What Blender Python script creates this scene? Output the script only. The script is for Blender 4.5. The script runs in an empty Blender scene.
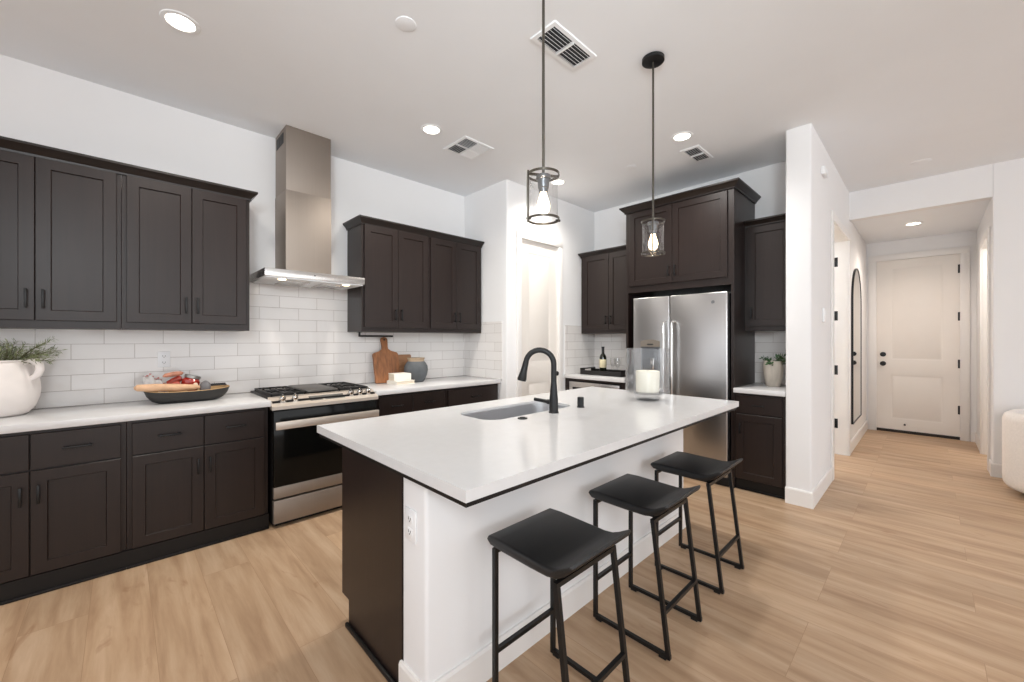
import bpy, bmesh, math, random
from mathutils import Vector, Matrix
random.seed(7)
SC = bpy.context.scene
COL = SC.collection
R = math.radians
PI = math.pi

# ---------------------------------------------------------------- camera
TH = R(45.922)
cam_d = bpy.data.cameras.new('camera')
cam_d.sensor_width = 36.0
cam_d.lens = 403.433 / 1024 * 36.0
cam_d.shift_y = -1.815 / 1024
cam_d.clip_start = 0.05
cam = bpy.data.objects.new('camera', cam_d)
COL.objects.link(cam)
cam.location = (0, 0, 1.353)
cam.rotation_euler = (R(90), 0, TH - R(90))
SC.camera = cam

# ---------------------------------------------------------------- world, lights, exposure
SC.view_settings.view_transform = 'Standard'
SC.view_settings.look = 'None'
SC.view_settings.exposure = 0.06
SC.view_settings.gamma = 1.0
SC.view_settings.use_curve_mapping = False
w = bpy.data.worlds.new('world')
SC.world = w
w.use_nodes = True
bg = w.node_tree.nodes['Background']
bg.inputs[0].default_value = (0.95, 0.95, 0.97, 1)
bg.inputs[1].default_value = 1.52

def area_light(name, loc, target, sx, sy, power, col):
    l = bpy.data.lights.new(name, 'AREA')
    l.shape = 'RECTANGLE'; l.size = sx; l.size_y = sy
    l.energy = power; l.color = col
    o = bpy.data.objects.new(name, l)
    COL.objects.link(o)
    o.location = loc
    o.rotation_euler = (Vector(target) - Vector(loc)).to_track_quat('-Z', 'Z').to_euler()
    return o

area_light('window_light_back', (-3.6, -0.6, 1.5), (2.0, 0.6, 1.5), 4.5, 2.4, 6, (0.88, 0.94, 1.0))
area_light('window_light_side', (1.5, -4.6, 1.5), (2.0, 1.0, 1.5), 5.0, 2.4, 50, (0.93, 0.97, 1.0))

fl = area_light('added_ceiling_fill', (-0.8, -0.8, 2.3), (2.7, 2.2, 3.05), 0.8, 0.8, 35, (0.86, 0.95, 1.0))  # unseen light added to brighten the ceiling and upper walls
fl.data.spread = R(110)

def spot(name, loc, power, col=(1.0, 0.82, 0.64), size=R(140), blend=0.7, rad=0.06):
    l = bpy.data.lights.new(name, 'SPOT')
    l.energy = power; l.color = col; l.spot_size = size; l.spot_blend = blend
    l.shadow_soft_size = rad
    o = bpy.data.objects.new(name, l)
    COL.objects.link(o); o.location = loc
    return o

def point(name, loc, power, col=(1.0, 0.80, 0.58), rad=0.05):
    l = bpy.data.lights.new(name, 'POINT')
    l.energy = power; l.color = col; l.shadow_soft_size = rad
    o = bpy.data.objects.new(name, l)
    COL.objects.link(o); o.location = loc
    return o

# ---------------------------------------------------------------- materials
def s2l(c):
    return tuple(((v / 255) / 12.92 if v / 255 <= 0.04045 else ((v / 255 + 0.055) / 1.055) ** 2.4) for v in c)

def mat(name, col, rough=0.5, metal=0.0, var=0.04, nscale=6.0, stretch=(1, 1, 1), bump=0.0, bscale=None,
        spec=0.5, emis=None, estr=0.0, aniso=0.0, coat=0.0, rvar=0.0):
    m = bpy.data.materials.new(name)
    m.use_nodes = True
    nt = m.node_tree; N = nt.nodes; L = nt.links
    p = N['Principled BSDF']
    c = s2l(col)
    tc = N.new('ShaderNodeTexCoord'); mp = N.new('ShaderNodeMapping')
    mp.inputs['Scale'].default_value = stretch
    L.new(tc.outputs['Object'], mp.inputs['Vector'])
    nz = N.new('ShaderNodeTexNoise'); nz.inputs['Scale'].default_value = nscale; nz.inputs['Detail'].default_value = 5
    L.new(mp.outputs[0], nz.inputs['Vector'])
    rp = N.new('ShaderNodeValToRGB')
    rp.color_ramp.elements[0].position = 0.3; rp.color_ramp.elements[1].position = 0.7
    rp.color_ramp.elements[0].color = tuple(v * (1 - var) for v in c) + (1,)
    rp.color_ramp.elements[1].color = tuple(min(1, v * (1 + var)) for v in c) + (1,)
    L.new(nz.outputs['Fac'], rp.inputs['Fac'])
    L.new(rp.outputs['Color'], p.inputs['Base Color'])
    p.inputs['Roughness'].default_value = rough
    if rvar:
        mr = N.new('ShaderNodeMapRange')
        mr.inputs['To Min'].default_value = rough - rvar; mr.inputs['To Max'].default_value = rough + rvar
        L.new(nz.outputs['Fac'], mr.inputs['Value']); L.new(mr.outputs[0], p.inputs['Roughness'])
    p.inputs['Metallic'].default_value = metal
    p.inputs['Specular IOR Level'].default_value = spec
    if aniso: p.inputs['Anisotropic'].default_value = aniso
    if coat: p.inputs['Coat Weight'].default_value = coat
    if bump:
        b = N.new('ShaderNodeBump'); b.inputs['Strength'].default_value = bump; b.inputs['Distance'].default_value = 0.003
        n2 = N.new('ShaderNodeTexNoise'); n2.inputs['Scale'].default_value = bscale or nscale * 4
        n2.inputs['Detail'].default_value = 4
        L.new(mp.outputs[0], n2.inputs['Vector'])
        L.new(n2.outputs['Fac'], b.inputs['Height']); L.new(b.outputs[0], p.inputs['Normal'])
    if emis:
        p.inputs['Emission Color'].default_value = tuple(s2l(emis)) + (1,)
        p.inputs['Emission Strength'].default_value = estr
    return m

def glass_mat(name, tint=(0.97, 0.98, 0.98), rough=0.02, refl=1.0, ior=1.45, cap=0.3):
    m = bpy.data.materials.new(name)
    m.use_nodes = True
    nt = m.node_tree; N = nt.nodes; L = nt.links
    N.remove(N['Principled BSDF'])
    out = N['Material Output']
    tr = N.new('ShaderNodeBsdfTransparent'); tr.inputs[0].default_value = tint + (1,)
    gl = N.new('ShaderNodeBsdfGlossy'); gl.inputs['Roughness'].default_value = rough
    fr = N.new('ShaderNodeFresnel'); fr.inputs['IOR'].default_value = ior
    m0 = N.new('ShaderNodeMath'); m0.operation = 'MULTIPLY'; m0.inputs[1].default_value = refl
    L.new(fr.outputs[0], m0.inputs[0])
    ml = N.new('ShaderNodeMath'); ml.operation = 'MINIMUM'; ml.inputs[1].default_value = cap
    L.new(m0.outputs[0], ml.inputs[0])
    mx = N.new('ShaderNodeMixShader')
    L.new(ml.outputs[0], mx.inputs[0]); L.new(tr.outputs[0], mx.inputs[1]); L.new(gl.outputs[0], mx.inputs[2])
    L.new(mx.outputs[0], out.inputs['Surface'])
    return m

def tile_mat(name, axis):
    m = bpy.data.materials.new(name)
    m.use_nodes = True
    nt = m.node_tree; N = nt.nodes; L = nt.links
    p = N['Principled BSDF']
    tc = N.new('ShaderNodeTexCoord'); sp = N.new('ShaderNodeSeparateXYZ'); cb = N.new('ShaderNodeCombineXYZ')
    L.new(tc.outputs['Object'], sp.inputs[0])
    ad = N.new('ShaderNodeMath'); ad.operation = 'ADD'
    ad.inputs[1].default_value = 20.5 * 0.3055 - 0.832 if axis == 'X' else 20 * 0.3055
    L.new(sp.outputs[axis], ad.inputs[0]); L.new(ad.outputs[0], cb.inputs['X'])
    az = N.new('ShaderNodeMath'); az.operation = 'SUBTRACT'; az.inputs[1].default_value = 0.914 - 0.1016 * 4
    L.new(sp.outputs['Z'], az.inputs[0]); L.new(az.outputs[0], cb.inputs['Y'])
    br = N.new('ShaderNodeTexBrick')
    br.offset = 0.5; br.offset_frequency = 2
    br.inputs['Scale'].default_value = 1.0
    br.inputs['Brick Width'].default_value = 0.3055; br.inputs['Row Height'].default_value = 0.1016
    br.inputs['Mortar Size'].default_value = 0.0014; br.inputs['Mortar Smooth'].default_value = 0.2
    br.inputs['Bias'].default_value = 0.0
    br.inputs['Color1'].default_value = s2l((233, 229, 226)) + (1,)
    br.inputs['Color2'].default_value = s2l((226, 222, 219)) + (1,)
    br.inputs['Mortar'].default_value = s2l((172, 162, 155)) + (1,)
    L.new(cb.outputs[0], br.inputs['Vector'])
    L.new(br.outputs['Color'], p.inputs['Base Color'])
    p.inputs['Roughness'].default_value = 0.12
    nz = N.new('ShaderNodeTexNoise'); nz.inputs['Scale'].default_value = 11; nz.inputs['Detail'].default_value = 1
    L.new(tc.outputs['Object'], nz.inputs['Vector'])
    b1 = N.new('ShaderNodeBump'); b1.inputs['Strength'].default_value = 0.25; b1.inputs['Distance'].default_value = 0.01
    L.new(nz.outputs['Fac'], b1.inputs['Height'])
    b2 = N.new('ShaderNodeBump'); b2.inputs['Strength'].default_value = 0.6; b2.inputs['Distance'].default_value = 0.002
    b2.invert = True
    L.new(br.outputs['Fac'], b2.inputs['Height']); L.new(b1.outputs[0], b2.inputs['Normal'])
    L.new(b2.outputs[0], p.inputs['Normal'])
    return m

def floor_mat():
    m = bpy.data.materials.new('oak_planks')
    m.use_nodes = True
    nt = m.node_tree; N = nt.nodes; L = nt.links
    p = N['Principled BSDF']
    tc = N.new('ShaderNodeTexCoord'); sp = N.new('ShaderNodeSeparateXYZ'); cb = N.new('ShaderNodeCombineXYZ')
    L.new(tc.outputs['Object'], sp.inputs[0])
    def add(o, v):
        a = N.new('ShaderNodeMath'); a.operation = 'ADD'; a.inputs[1].default_value = v; L.new(o, a.inputs[0]); return a.outputs[0]
    L.new(add(sp.outputs['Y'], 30.0), cb.inputs['X']); L.new(add(sp.outputs['X'], 30.04), cb.inputs['Y'])
    br = N.new('ShaderNodeTexBrick')
    br.offset = 0.37; br.offset_frequency = 3
    br.inputs['Scale'].default_value = 1
    br.inputs['Brick Width'].default_value = 1.52; br.inputs['Row Height'].default_value = 0.225
    br.inputs['Mortar Size'].default_value = 0.0009; br.inputs['Mortar Smooth'].default_value = 0.1
    br.inputs['Color1'].default_value = (0, 0, 0, 1); br.inputs['Color2'].default_value = (1, 1, 1, 1)
    br.inputs['Mortar'].default_value = (0.5, 0.5, 0.5, 1)
    L.new(cb.outputs[0], br.inputs['Vector'])
    # grain, stretched along the plank and shifted per plank
    sc = N.new('ShaderNodeVectorMath'); sc.operation = 'MULTIPLY'; sc.inputs[1].default_value = (0.9, 9.0, 1)
    L.new(cb.outputs[0], sc.inputs[0])
    of = N.new('ShaderNodeVectorMath'); of.operation = 'SCALE'; of.inputs['Scale'].default_value = 37.0
    L.new(br.outputs['Color'], of.inputs[0])
    sm = N.new('ShaderNodeVectorMath'); sm.operation = 'ADD'
    L.new(sc.outputs[0], sm.inputs[0]); L.new(of.outputs[0], sm.inputs[1])
    g = N.new('ShaderNodeTexNoise'); g.inputs['Scale'].default_value = 1.4; g.inputs['Detail'].default_value = 9
    g.inputs['Roughness'].default_value = 0.62; g.inputs['Distortion'].default_value = 0.35
    L.new(sm.outputs[0], g.inputs['Vector'])
    rp = N.new('ShaderNodeValToRGB')
    e = rp.color_ramp.elements
    e[0].position = 0.28; e[0].color = s2l((158, 126, 98)) + (1,)
    e[1].position = 0.72; e[1].color = s2l((202, 174, 146)) + (1,)
    x = e.new(0.5); x.color = s2l((184, 154, 124)) + (1,)
    L.new(g.outputs['Fac'], rp.inputs['Fac'])
    # plank tone
    hs = N.new('ShaderNodeHueSaturation')
    mr = N.new('ShaderNodeMapRange'); mr.inputs['To Min'].default_value = 0.90; mr.inputs['To Max'].default_value = 1.06
    bw = N.new('ShaderNodeRGBToBW'); L.new(br.outputs['Color'], bw.inputs[0]); L.new(bw.outputs[0], mr.inputs['Value'])
    L.new(mr.outputs[0], hs.inputs['Value']); L.new(rp.outputs['Color'], hs.inputs['Color'])
    # knots and dark figure
    s3 = N.new('ShaderNodeVectorMath'); s3.operation = 'MULTIPLY'; s3.inputs[1].default_value = (2.2, 7.0, 1)
    L.new(cb.outputs[0], s3.inputs[0])
    k = N.new('ShaderNodeTexNoise'); k.inputs['Scale'].default_value = 1.3; k.inputs['Detail'].default_value = 6; k.inputs['Distortion'].default_value = 1.5
    L.new(s3.outputs[0], k.inputs['Vector'])
    kr = N.new('ShaderNodeValToRGB')
    kr.color_ramp.elements[0].position = 0.63; kr.color_ramp.elements[0].color = (0, 0, 0, 1)
    kr.color_ramp.elements[1].position = 0.76; kr.color_ramp.elements[1].color = (1, 1, 1, 1)
    L.new(k.outputs['Fac'], kr.inputs['Fac'])
    mx = N.new('ShaderNodeMixRGB'); mx.inputs['Color2'].default_value = s2l((140, 98, 66)) + (1,)
    kf = N.new('ShaderNodeMath'); kf.operation = 'MULTIPLY'; kf.inputs[1].default_value = 0.55
    L.new(kr.outputs['Color'], kf.inputs[0]); L.new(kf.outputs[0], mx.inputs['Fac']); L.new(hs.outputs['Color'], mx.inputs['Color1'])
    # seams
    mj = N.new('ShaderNodeMixRGB'); mj.inputs['Color2'].default_value = s2l((150, 116, 86)) + (1,)
    jf = N.new('ShaderNodeMath'); jf.operation = 'MULTIPLY'; jf.inputs[1].default_value = 0.8
    L.new(br.outputs['Fac'], jf.inputs[0]); L.new(jf.outputs[0], mj.inputs['Fac']); L.new(mx.outputs[0], mj.inputs['Color1'])
    L.new(mj.outputs[0], p.inputs['Base Color'])
    p.inputs['Roughness'].default_value = 0.42
    p.inputs['Specular IOR Level'].default_value = 0.35
    b = N.new('ShaderNodeBump'); b.inputs['Strength'].default_value = 0.12; b.inputs['Distance'].default_value = 0.002
    L.new(g.outputs['Fac'], b.inputs['Height']); L.new(b.outputs[0], p.inputs['Normal'])
    return m

M = {}
M['wall'] = mat('wall_paint', (236, 235, 235), 0.85, var=0.012, nscale=2, bump=0.05, bscale=220)
M['ceil'] = mat('ceiling_paint', (238, 240, 243), 0.9, var=0.012, nscale=2, bump=0.05, bscale=160)
M['trim'] = mat('trim_paint', (236, 233, 230), 0.45, var=0.01)
M['door'] = mat('door_paint', (234, 228, 221), 0.45, var=0.01)
M['room_beige'] = mat('beige_paint', (216, 200, 176), 0.85, var=0.02)
M['floor'] = floor_mat()
M['tileX'] = tile_mat('subway_tile_long', 'X')
M['tileY'] = tile_mat('subway_tile_return', 'Y')
M['cab'] = mat('espresso_wood', (35, 25, 22), 0.36, var=0.16, nscale=2.2, stretch=(22, 22, 1.1), bump=0.03, bscale=5, spec=0.4)
M['kick'] = mat('black_kick', (20, 17, 16), 0.5, spec=0.3, var=0.1)
M['crown'] = mat('crown_wood', (31, 23, 20), 0.36, spec=0.4, var=0.12, nscale=2.2, stretch=(2, 2, 8))
M['quartz'] = mat('white_quartz', (214, 213, 213), 0.16, var=0.015, nscale=30, spec=0.5)
M['black'] = mat('black_metal', (22, 22, 23), 0.38, metal=0.3, var=0.06, nscale=20)
M['blackmat'] = mat('matte_black', (18, 19, 21), 0.42, metal=0.2, var=0.06, nscale=20)
M['steel'] = mat('brushed_steel', (196, 193, 190), 0.27, metal=1.0, var=0.03, nscale=3, stretch=(0.6, 0.6, 90), aniso=0.3)
M['fridge'] = mat('fridge_steel', (184, 183, 183), 0.30, metal=1.0, var=0.015, nscale=3, stretch=(0.5, 0.5, 60))
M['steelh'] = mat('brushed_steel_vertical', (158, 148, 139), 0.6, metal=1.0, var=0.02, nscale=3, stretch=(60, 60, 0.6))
M['chrome'] = mat('bright_steel', (215, 213, 210), 0.12, metal=1.0, var=0.02)
M['darkglass'] = mat('black_oven_glass', (12, 12, 11), 0.10, var=0.05, spec=0.18)
M['rangesteel'] = mat('range_steel', (214, 204, 194), 0.5, metal=0.85, var=0.02, nscale=3, stretch=(0.6, 60, 60))
M['iron'] = mat('cast_iron', (38, 36, 35), 0.5, metal=0.4, var=0.15, nscale=60, bump=0.1)
M['grid'] = mat('grey_griddle', (96, 93, 90), 0.45, metal=0.6, var=0.08, nscale=30)
M['bronze'] = mat('dark_bronze', (84, 79, 72), 0.35, metal=0.8, var=0.06, nscale=20)
M['socket'] = mat('grey_socket', (120, 122, 125), 0.35, metal=0.7, var=0.04)
M['glass'] = glass_mat('clear_glass', (0.985, 0.985, 0.985), 0.03, 0.8, 1.45, 0.16)
M['thick_glass'] = glass_mat('thick_glass', (0.965, 0.97, 0.975), 0.05, 1.0, 1.5, 0.32)
M['bulb'] = mat('lit_bulb', (255, 244, 224), 0.4, emis=(255, 226, 186), estr=9.0)
M['lens'] = mat('lit_lens', (255, 250, 240), 0.4, emis=(255, 244, 228), estr=7.0)
M['hoodlens'] = mat('lit_hood_lens', (255, 244, 220), 0.4, emis=(255, 226, 180), estr=9.0)
M['plastic'] = mat('white_plastic', (240, 240, 241), 0.35, var=0.01)
M['slot'] = mat('dark_slot', (40, 40, 42), 0.6)
M['ventwhite'] = mat('vent_paint', (240, 242, 244), 0.5, var=0.01)
M['duct'] = mat('dark_duct', (44, 47, 52), 0.8, var=0.1)
M['ceramic'] = mat('white_ceramic', (236, 229, 225), 0.55, var=0.03, nscale=14, bump=0.06)
M['leaf'] = mat('rosemary_leaf', (128, 136, 98), 0.6, var=0.35, nscale=20)
M['leaf2'] = mat('succulent_leaf', (58, 88, 52), 0.5, var=0.35, nscale=20)
M['stem'] = mat('plant_stem', (96, 88, 60), 0.7, var=0.2)
M['bowlblack'] = mat('black_wood_bowl', (44, 42, 41), 0.5, var=0.12, nscale=12)
M['bowlrim'] = mat('worn_rim_wood', (176, 142, 100), 0.6, var=0.15, nscale=20)
M['bread'] = mat('baguette_crust', (208, 168, 134), 0.7, var=0.16, nscale=18, bump=0.2)
M['towel'] = mat('tea_towel', (226, 224, 224), 0.9, var=0.05, nscale=40, bump=0.2)
M['redcloth'] = mat('red_wrapper', (172, 62, 44), 0.4, var=0.4, nscale=26, bump=0.15)
M['redjar'] = mat('red_preserve', (150, 34, 24), 0.12, var=0.3, nscale=50, coat=0.6)
M['lid'] = mat('jar_lid', (148, 146, 142), 0.35, metal=0.8)
M['paper'] = mat('jar_sticker', (236, 222, 196), 0.7)
M['cured'] = mat('cured_sausage', (186, 128, 104), 0.6, var=0.25, nscale=24, bump=0.3)
M['stone'] = mat('grey_stone', (112, 110, 112), 0.8, var=0.15, nscale=30, bump=0.2)
M['walnut'] = mat('walnut_board', (150, 98, 62), 0.5, var=0.32, nscale=2.0, stretch=(26, 26, 1.6))
M['walnut2'] = mat('pale_board', (160, 116, 82), 0.55, var=0.22, nscale=2.0, stretch=(3, 26, 20))
M['bookcover'] = mat('cream_cover', (238, 231, 220), 0.6, var=0.03)
M['pages'] = mat('book_pages', (224, 212, 192), 0.8, var=0.08, stretch=(1, 1, 60))
M['jug'] = mat('slate_pottery', (88, 91, 94), 0.7, var=0.22, nscale=9, bump=0.2)
M['jugneck'] = mat('bare_clay', (180, 158, 132), 0.75, var=0.1, nscale=12)
M['wax'] = mat('candle_wax', (245, 240, 224), 0.5, var=0.015)
M['wick'] = mat('candle_wick', (60, 54, 48), 0.9)
M['bottle'] = mat('dark_bottle', (20, 24, 16), 0.08, var=0.05, coat=0.5)
M['label'] = mat('bottle_paper', (226, 214, 178), 0.7, var=0.08)
M['traym'] = mat('black_tray', (24, 21, 20), 0.4, var=0.1)
M['potgrey'] = mat('grey_wash_pot', (190, 180, 168), 0.75, var=0.18, nscale=3.0, stretch=(8, 8, 1), bump=0.2)
M['mirror'] = mat('mirror_silver', (240, 240, 240), 0.02, metal=1.0, var=0.005)
M['boucle'] = mat('white_boucle', (232, 226, 221), 0.95, var=0.04, nscale=60, bump=0.5, bscale=180)
M['darkbase'] = mat('dark_plinth', (36, 33, 32), 0.6)
M['thresh'] = mat('dark_threshold', (40, 35, 32), 0.6)
M['screen'] = mat('grey_display', (120, 118, 114), 0.15, metal=0.4)
M['disp'] = mat('dispenser_grey', (108, 112, 116), 0.4, metal=0.5)
M['dispan'] = mat('dispenser_panel', (150, 142, 132), 0.3, metal=0.6)
M['seat'] = mat('black_seat', (22, 22, 23), 0.44, var=0.1, nscale=12, bump=0.04)
M['sinksteel'] = mat('sink_steel', (200, 200, 202), 0.36, metal=1.0, var=0.05, nscale=3, stretch=(1, 40, 1))

# ---------------------------------------------------------------- geometry helpers
class MB:
    def __init__(self):
        self.bm = bmesh.new()
    def box(self, x0, x1, y0, y1, z0, z1, bev=0.0, seg=2, mtx=None):
        if x0 > x1: x0, x1 = x1, x0
        if y0 > y1: y0, y1 = y1, y0
        if z0 > z1: z0, z1 = z1, z0
        m = Matrix.Translation(((x0 + x1) / 2, (y0 + y1) / 2, (z0 + z1) / 2)) @ Matrix.Diagonal((x1 - x0, y1 - y0, z1 - z0, 1))
        g = bmesh.ops.create_cube(self.bm, size=1.0, matrix=(mtx @ m) if mtx else m)
        if bev:
            es = list({e for v in g['verts'] for e in v.link_edges})
            bmesh.ops.bevel(self.bm, geom=es, offset=bev, segments=seg, profile=0.5, affect='EDGES')
        return self
    def vbox(self, x0, x1, y0, y1, z0, z1, rad, seg=4):
        """box with rounded vertical edges"""
        pts = rrect((x0 + x1) / 2, (y0 + y1) / 2, abs(x1 - x0), abs(y1 - y0), rad, seg)
        self.loops([[(x, y, z0) for x, y in pts], [(x, y, z1) for x, y in pts]], cap0=True, cap1=True)
        return self
    def cbox(self, x0, x1, y0, y1, z0, z1, rad, corners):
        """box whose vertical edges listed in corners (0 ++, 1 -+, 2 --, 3 +-) are rounded"""
        pts = []
        for k, (qx, qy) in enumerate(((x1, y1), (x0, y1), (x0, y0), (x1, y0))):
            if k in corners:
                sx, sy = (1 if qx == x1 else -1), (1 if qy == y1 else -1)
                for i in range(5):
                    an = R(90 * k + 90 * i / 4)
                    pts.append((qx - sx * rad + rad * math.cos(an), qy - sy * rad + rad * math.sin(an)))
            else:
                pts.append((qx, qy))
        self.loops([[(x, y, z0) for x, y in pts], [(x, y, z1) for x, y in pts]], cap0=True, cap1=True)
        return self
    def loops(self, rings, cap0=False, cap1=False, closed=True):
        bm = self.bm
        vr = [[bm.verts.new(p) for p in r] for r in rings]
        n = len(vr[0])
        for a, b in zip(vr[:-1], vr[1:]):
            for i in range(n if closed else n - 1):
                j = (i + 1) % n
                bm.faces.new((a[i], a[j], b[j], b[i]))
        if cap0: bm.faces.new(list(reversed(vr[0])))
        if cap1: bm.faces.new(vr[-1])
        return vr
    def cyl(self, p0, p1, r0, r1=None, n=24):
        return self.tube([p0, p1], r0, n, radii=[r0, r0 if r1 is None else r1])
    def tube(self, pts, r, n=12, radii=None, closed=False, twist=0.0, sq=False):
        pts = [Vector(p) for p in pts]
        m = len(pts)
        radii = radii or [r] * m
        t0 = (pts[1] - pts[0]).normalized()
        up = Vector((0, 0, 1)) if abs(t0.z) < 0.9 else Vector((0, 1, 0))
        if sq: up = Vector((0, 0, 1)) if abs(t0.z) < 0.9 else Vector((1, 0, 0))
        nrm = (up - t0 * up.dot(t0)).normalized()
        rings = []
        prev = t0
        for i, p in enumerate(pts):
            if closed:
                a = (p - pts[i - 1]).normalized(); b = (pts[(i + 1) % m] - p).normalized()
            else:
                a = (p - pts[i - 1]).normalized() if i > 0 else (pts[1] - p).normalized()
                b = (pts[i + 1] - p).normalized() if i < m - 1 else a
            t = (a + b)
            t = t.normalized() if t.length > 1e-6 else a
            q = prev.rotation_difference(t)
            nrm = q @ nrm
            nrm = (nrm - t * nrm.dot(t)).normalized()
            bn = t.cross(nrm)
            prev = t
            k = 1 / max(0.5, a.dot(t))
            # widen in the bend plane only
            bend = (b - a)
            ring = []
            for j in range(n):
                an = 2 * PI * j / n + (PI / 4 if sq else 0) + twist
                off = nrm * math.cos(an) + bn * math.sin(an)
                if bend.length > 1e-5:
                    bd = (bend - t * bend.dot(t))
                    if bd.length > 1e-6:
                        bd.normalize()
                        off = off + bd * off.dot(bd) * (k - 1)
                ring.append(p + off * radii[i] * (1.41421 if sq else 1))
            rings.append(ring)
        if closed:
            rings.append(rings[0])
            bm = self.bm
            vr = [[bm.verts.new(p) for p in r_] for r_ in rings[:-1]]
            vr.append(vr[0])
            for a, b in zip(vr[:-1], vr[1:]):
                for i in range(n):
                    j = (i + 1) % n
                    bm.faces.new((a[i], a[j], b[j], b[i]))
        else:
            self.loops(rings, True, True)
        return self
    def lathe(self, prof, c=(0, 0, 0), n=48, a0=0.0, a1=2 * PI, sx=1.0, sy=1.0):
        full = abs(a1 - a0 - 2 * PI) < 1e-6
        cols = n if full else n + 1
        bm = self.bm
        rows = []
        for r, z in prof:
            if r < 1e-6 and full:
                rows.append([bm.verts.new((c[0], c[1], c[2] + z))])
            else:
                rows.append([bm.verts.new((c[0] + sx * r * math.cos(a0 + (a1 - a0) * i / n), c[1] + sy * r * math.sin(a0 + (a1 - a0) * i / n), c[2] + z)) for i in range(cols)])
        for a, b in zip(rows[:-1], rows[1:]):
            for i in range(n):
                j = (i + 1) % cols
                if len(a) == 1 and len(b) == 1: continue
                if len(a) == 1: bm.faces.new((a[0], b[j], b[i]))
                elif len(b) == 1: bm.faces.new((a[i], a[j], b[0]))
                else: bm.faces.new((a[i], a[j], b[j], b[i]))
        return self
    def prism(self, poly, d0, d1, plane='xz'):
        """poly extruded along the remaining axis"""
        f = {'xz': lambda a, b, d: (a, d, b), 'yz': lambda a, b, d: (d, a, b), 'xy': lambda a, b, d: (a, b, d)}[plane]
        self.loops([[f(a, b, d0) for a, b in poly], [f(a, b, d1) for a, b in poly]], True, True)
        return self
    def ball(self, c, r, sx=1, sy=1, sz=1, n=20):
        m = Matrix.Translation(c) @ Matrix.Diagonal((sx, sy, sz, 1))
        bmesh.ops.create_uvsphere(self.bm, u_segments=n, v_segments=max(8, n // 2), radius=r, matrix=m)
        return self
    def xform(self, mtx):
        bmesh.ops.transform(self.bm, matrix=mtx, verts=self.bm.verts)
        return self
    def build(self, name, m, parent=None, smooth=35):
        bmesh.ops.recalc_face_normals(self.bm, faces=self.bm.faces)
        me = bpy.data.meshes.new(name)
        self.bm.to_mesh(me); self.bm.free()
        me.materials.append(M[m] if isinstance(m, str) else m)
        if smooth:
            me.shade_smooth()
            me.set_sharp_from_angle(angle=R(smooth))
        o = bpy.data.objects.new(name, me)
        COL.objects.link(o)
        if parent: o.parent = parent
        return o

def rrect(cx, cy, sx, sy, r, seg=6):
    pts = []
    for (qx, qy, a) in ((1, 1, 0), (-1, 1, 90), (-1, -1, 180), (1, -1, 270)):
        ox, oy = cx + qx * (sx / 2 - r), cy + qy * (sy / 2 - r)
        for i in range(seg + 1):
            an = R(a + 90 * i / seg)
            pts.append((ox + r * math.cos(an), oy + r * math.sin(an)))
    return pts

def tag(o, label=None, cat=None, group=None, kind=None):
    if label: o['label'] = label
    if cat: o['category'] = cat
    if group: o['group'] = group
    if kind: o['kind'] = kind
    return o

def thing(name, label, cat, loc=(0, 0, 0), rz=0.0, group=None):
    o = bpy.data.objects.new(name, None)
    o.empty_display_size = 0.1
    COL.objects.link(o)
    o.location = loc; o.rotation_euler = (0, 0, rz)
    return tag(o, label, cat, group)

def struct(o, label=None, cat=None):
    return tag(o, label, cat, None, 'structure')

def copy_tree(o, parent=None):
    c = o.copy(); COL.objects.link(c)
    if parent: c.parent = parent
    for ch in o.children:
        copy_tree(ch, c)
    return c

# ---------------------------------------------------------------- room shell
CH = 3.083                # kitchen ceiling
HC = 2.785                # hallway ceiling
YA = 3.919                # range wall
XR, YD, XF = 2.993, 3.173, 4.637
YP0, YP1, XP = 0.652, 0.828, 3.965
XH, XE, YR = 6.177, 8.07, -0.44
struct(MB().box(-5, 8.3, -6, 4.1, -0.1, 0).build('floor', 'floor', smooth=0), 'light oak plank floor running through kitchen and hallway', 'floor')
struct(MB().box(-5, 8.3, -6, 4.1, CH, CH + 0.1).build('ceiling', 'ceil', smooth=0), 'flat off-white kitchen ceiling', 'ceiling')
struct(MB().box(XH + 0.12, XE, YR, YP0, HC, HC + 0.06).build('ceiling_hallway', 'ceil', smooth=0), 'lower ceiling over the entry hallway', 'ceiling')
struct(MB().box(-3.2, XR + 0.1, YA, YA + 0.12, 0, CH).build('wall_left', 'wall', smooth=0), 'white wall behind the range and long counter', 'wall')
struct(MB().box(XR, XR + 0.11, YD + 0.11, YA, 0, CH).build('wall_return', 'wall', smooth=0), 'short white return wall at the end of the long counter', 'wall')
PDX0, PDX1, PDZ = 3.205, 3.865, 2.487
b = MB()
b.cbox(XR, PDX0, YD, YD + 0.11, 0, CH, 0.012, (2,))
b.box(PDX1, XF, YD, YD + 0.11, 0, CH).box(PDX0, PDX1, YD, YD + 0.11, PDZ, CH)
struct(b.build('wall_pantry', 'wall'), 'white wall around the pantry door', 'wall')
struct(MB().box(XF, XF + 0.11, YP1, YD + 0.11, 0, CH).build('wall_back', 'wall', smooth=0), 'white wall behind the refrigerator', 'wall')
# partition ending in the white pillar, with the side doorway
DX0, DX1, DZ = 4.955, 6.06, 2.50
b = MB()
b.cbox(XP, DX0, YP0, YP1, 0, CH, 0.014, (1, 2))
b.box(DX1, XE, YP0, YP1, 0, CH).box(DX0, DX1, YP0, YP1, DZ, CH)
struct(b.build('wall_partition', 'wall'), 'white partition wall with square end between kitchen and hallway', 'wall')
struct(MB().box(XH, XH + 0.12, YR, YP0, 2.76, CH).build('wall_header', 'wall', smooth=0), 'white header over the hallway opening', 'wall')
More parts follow.
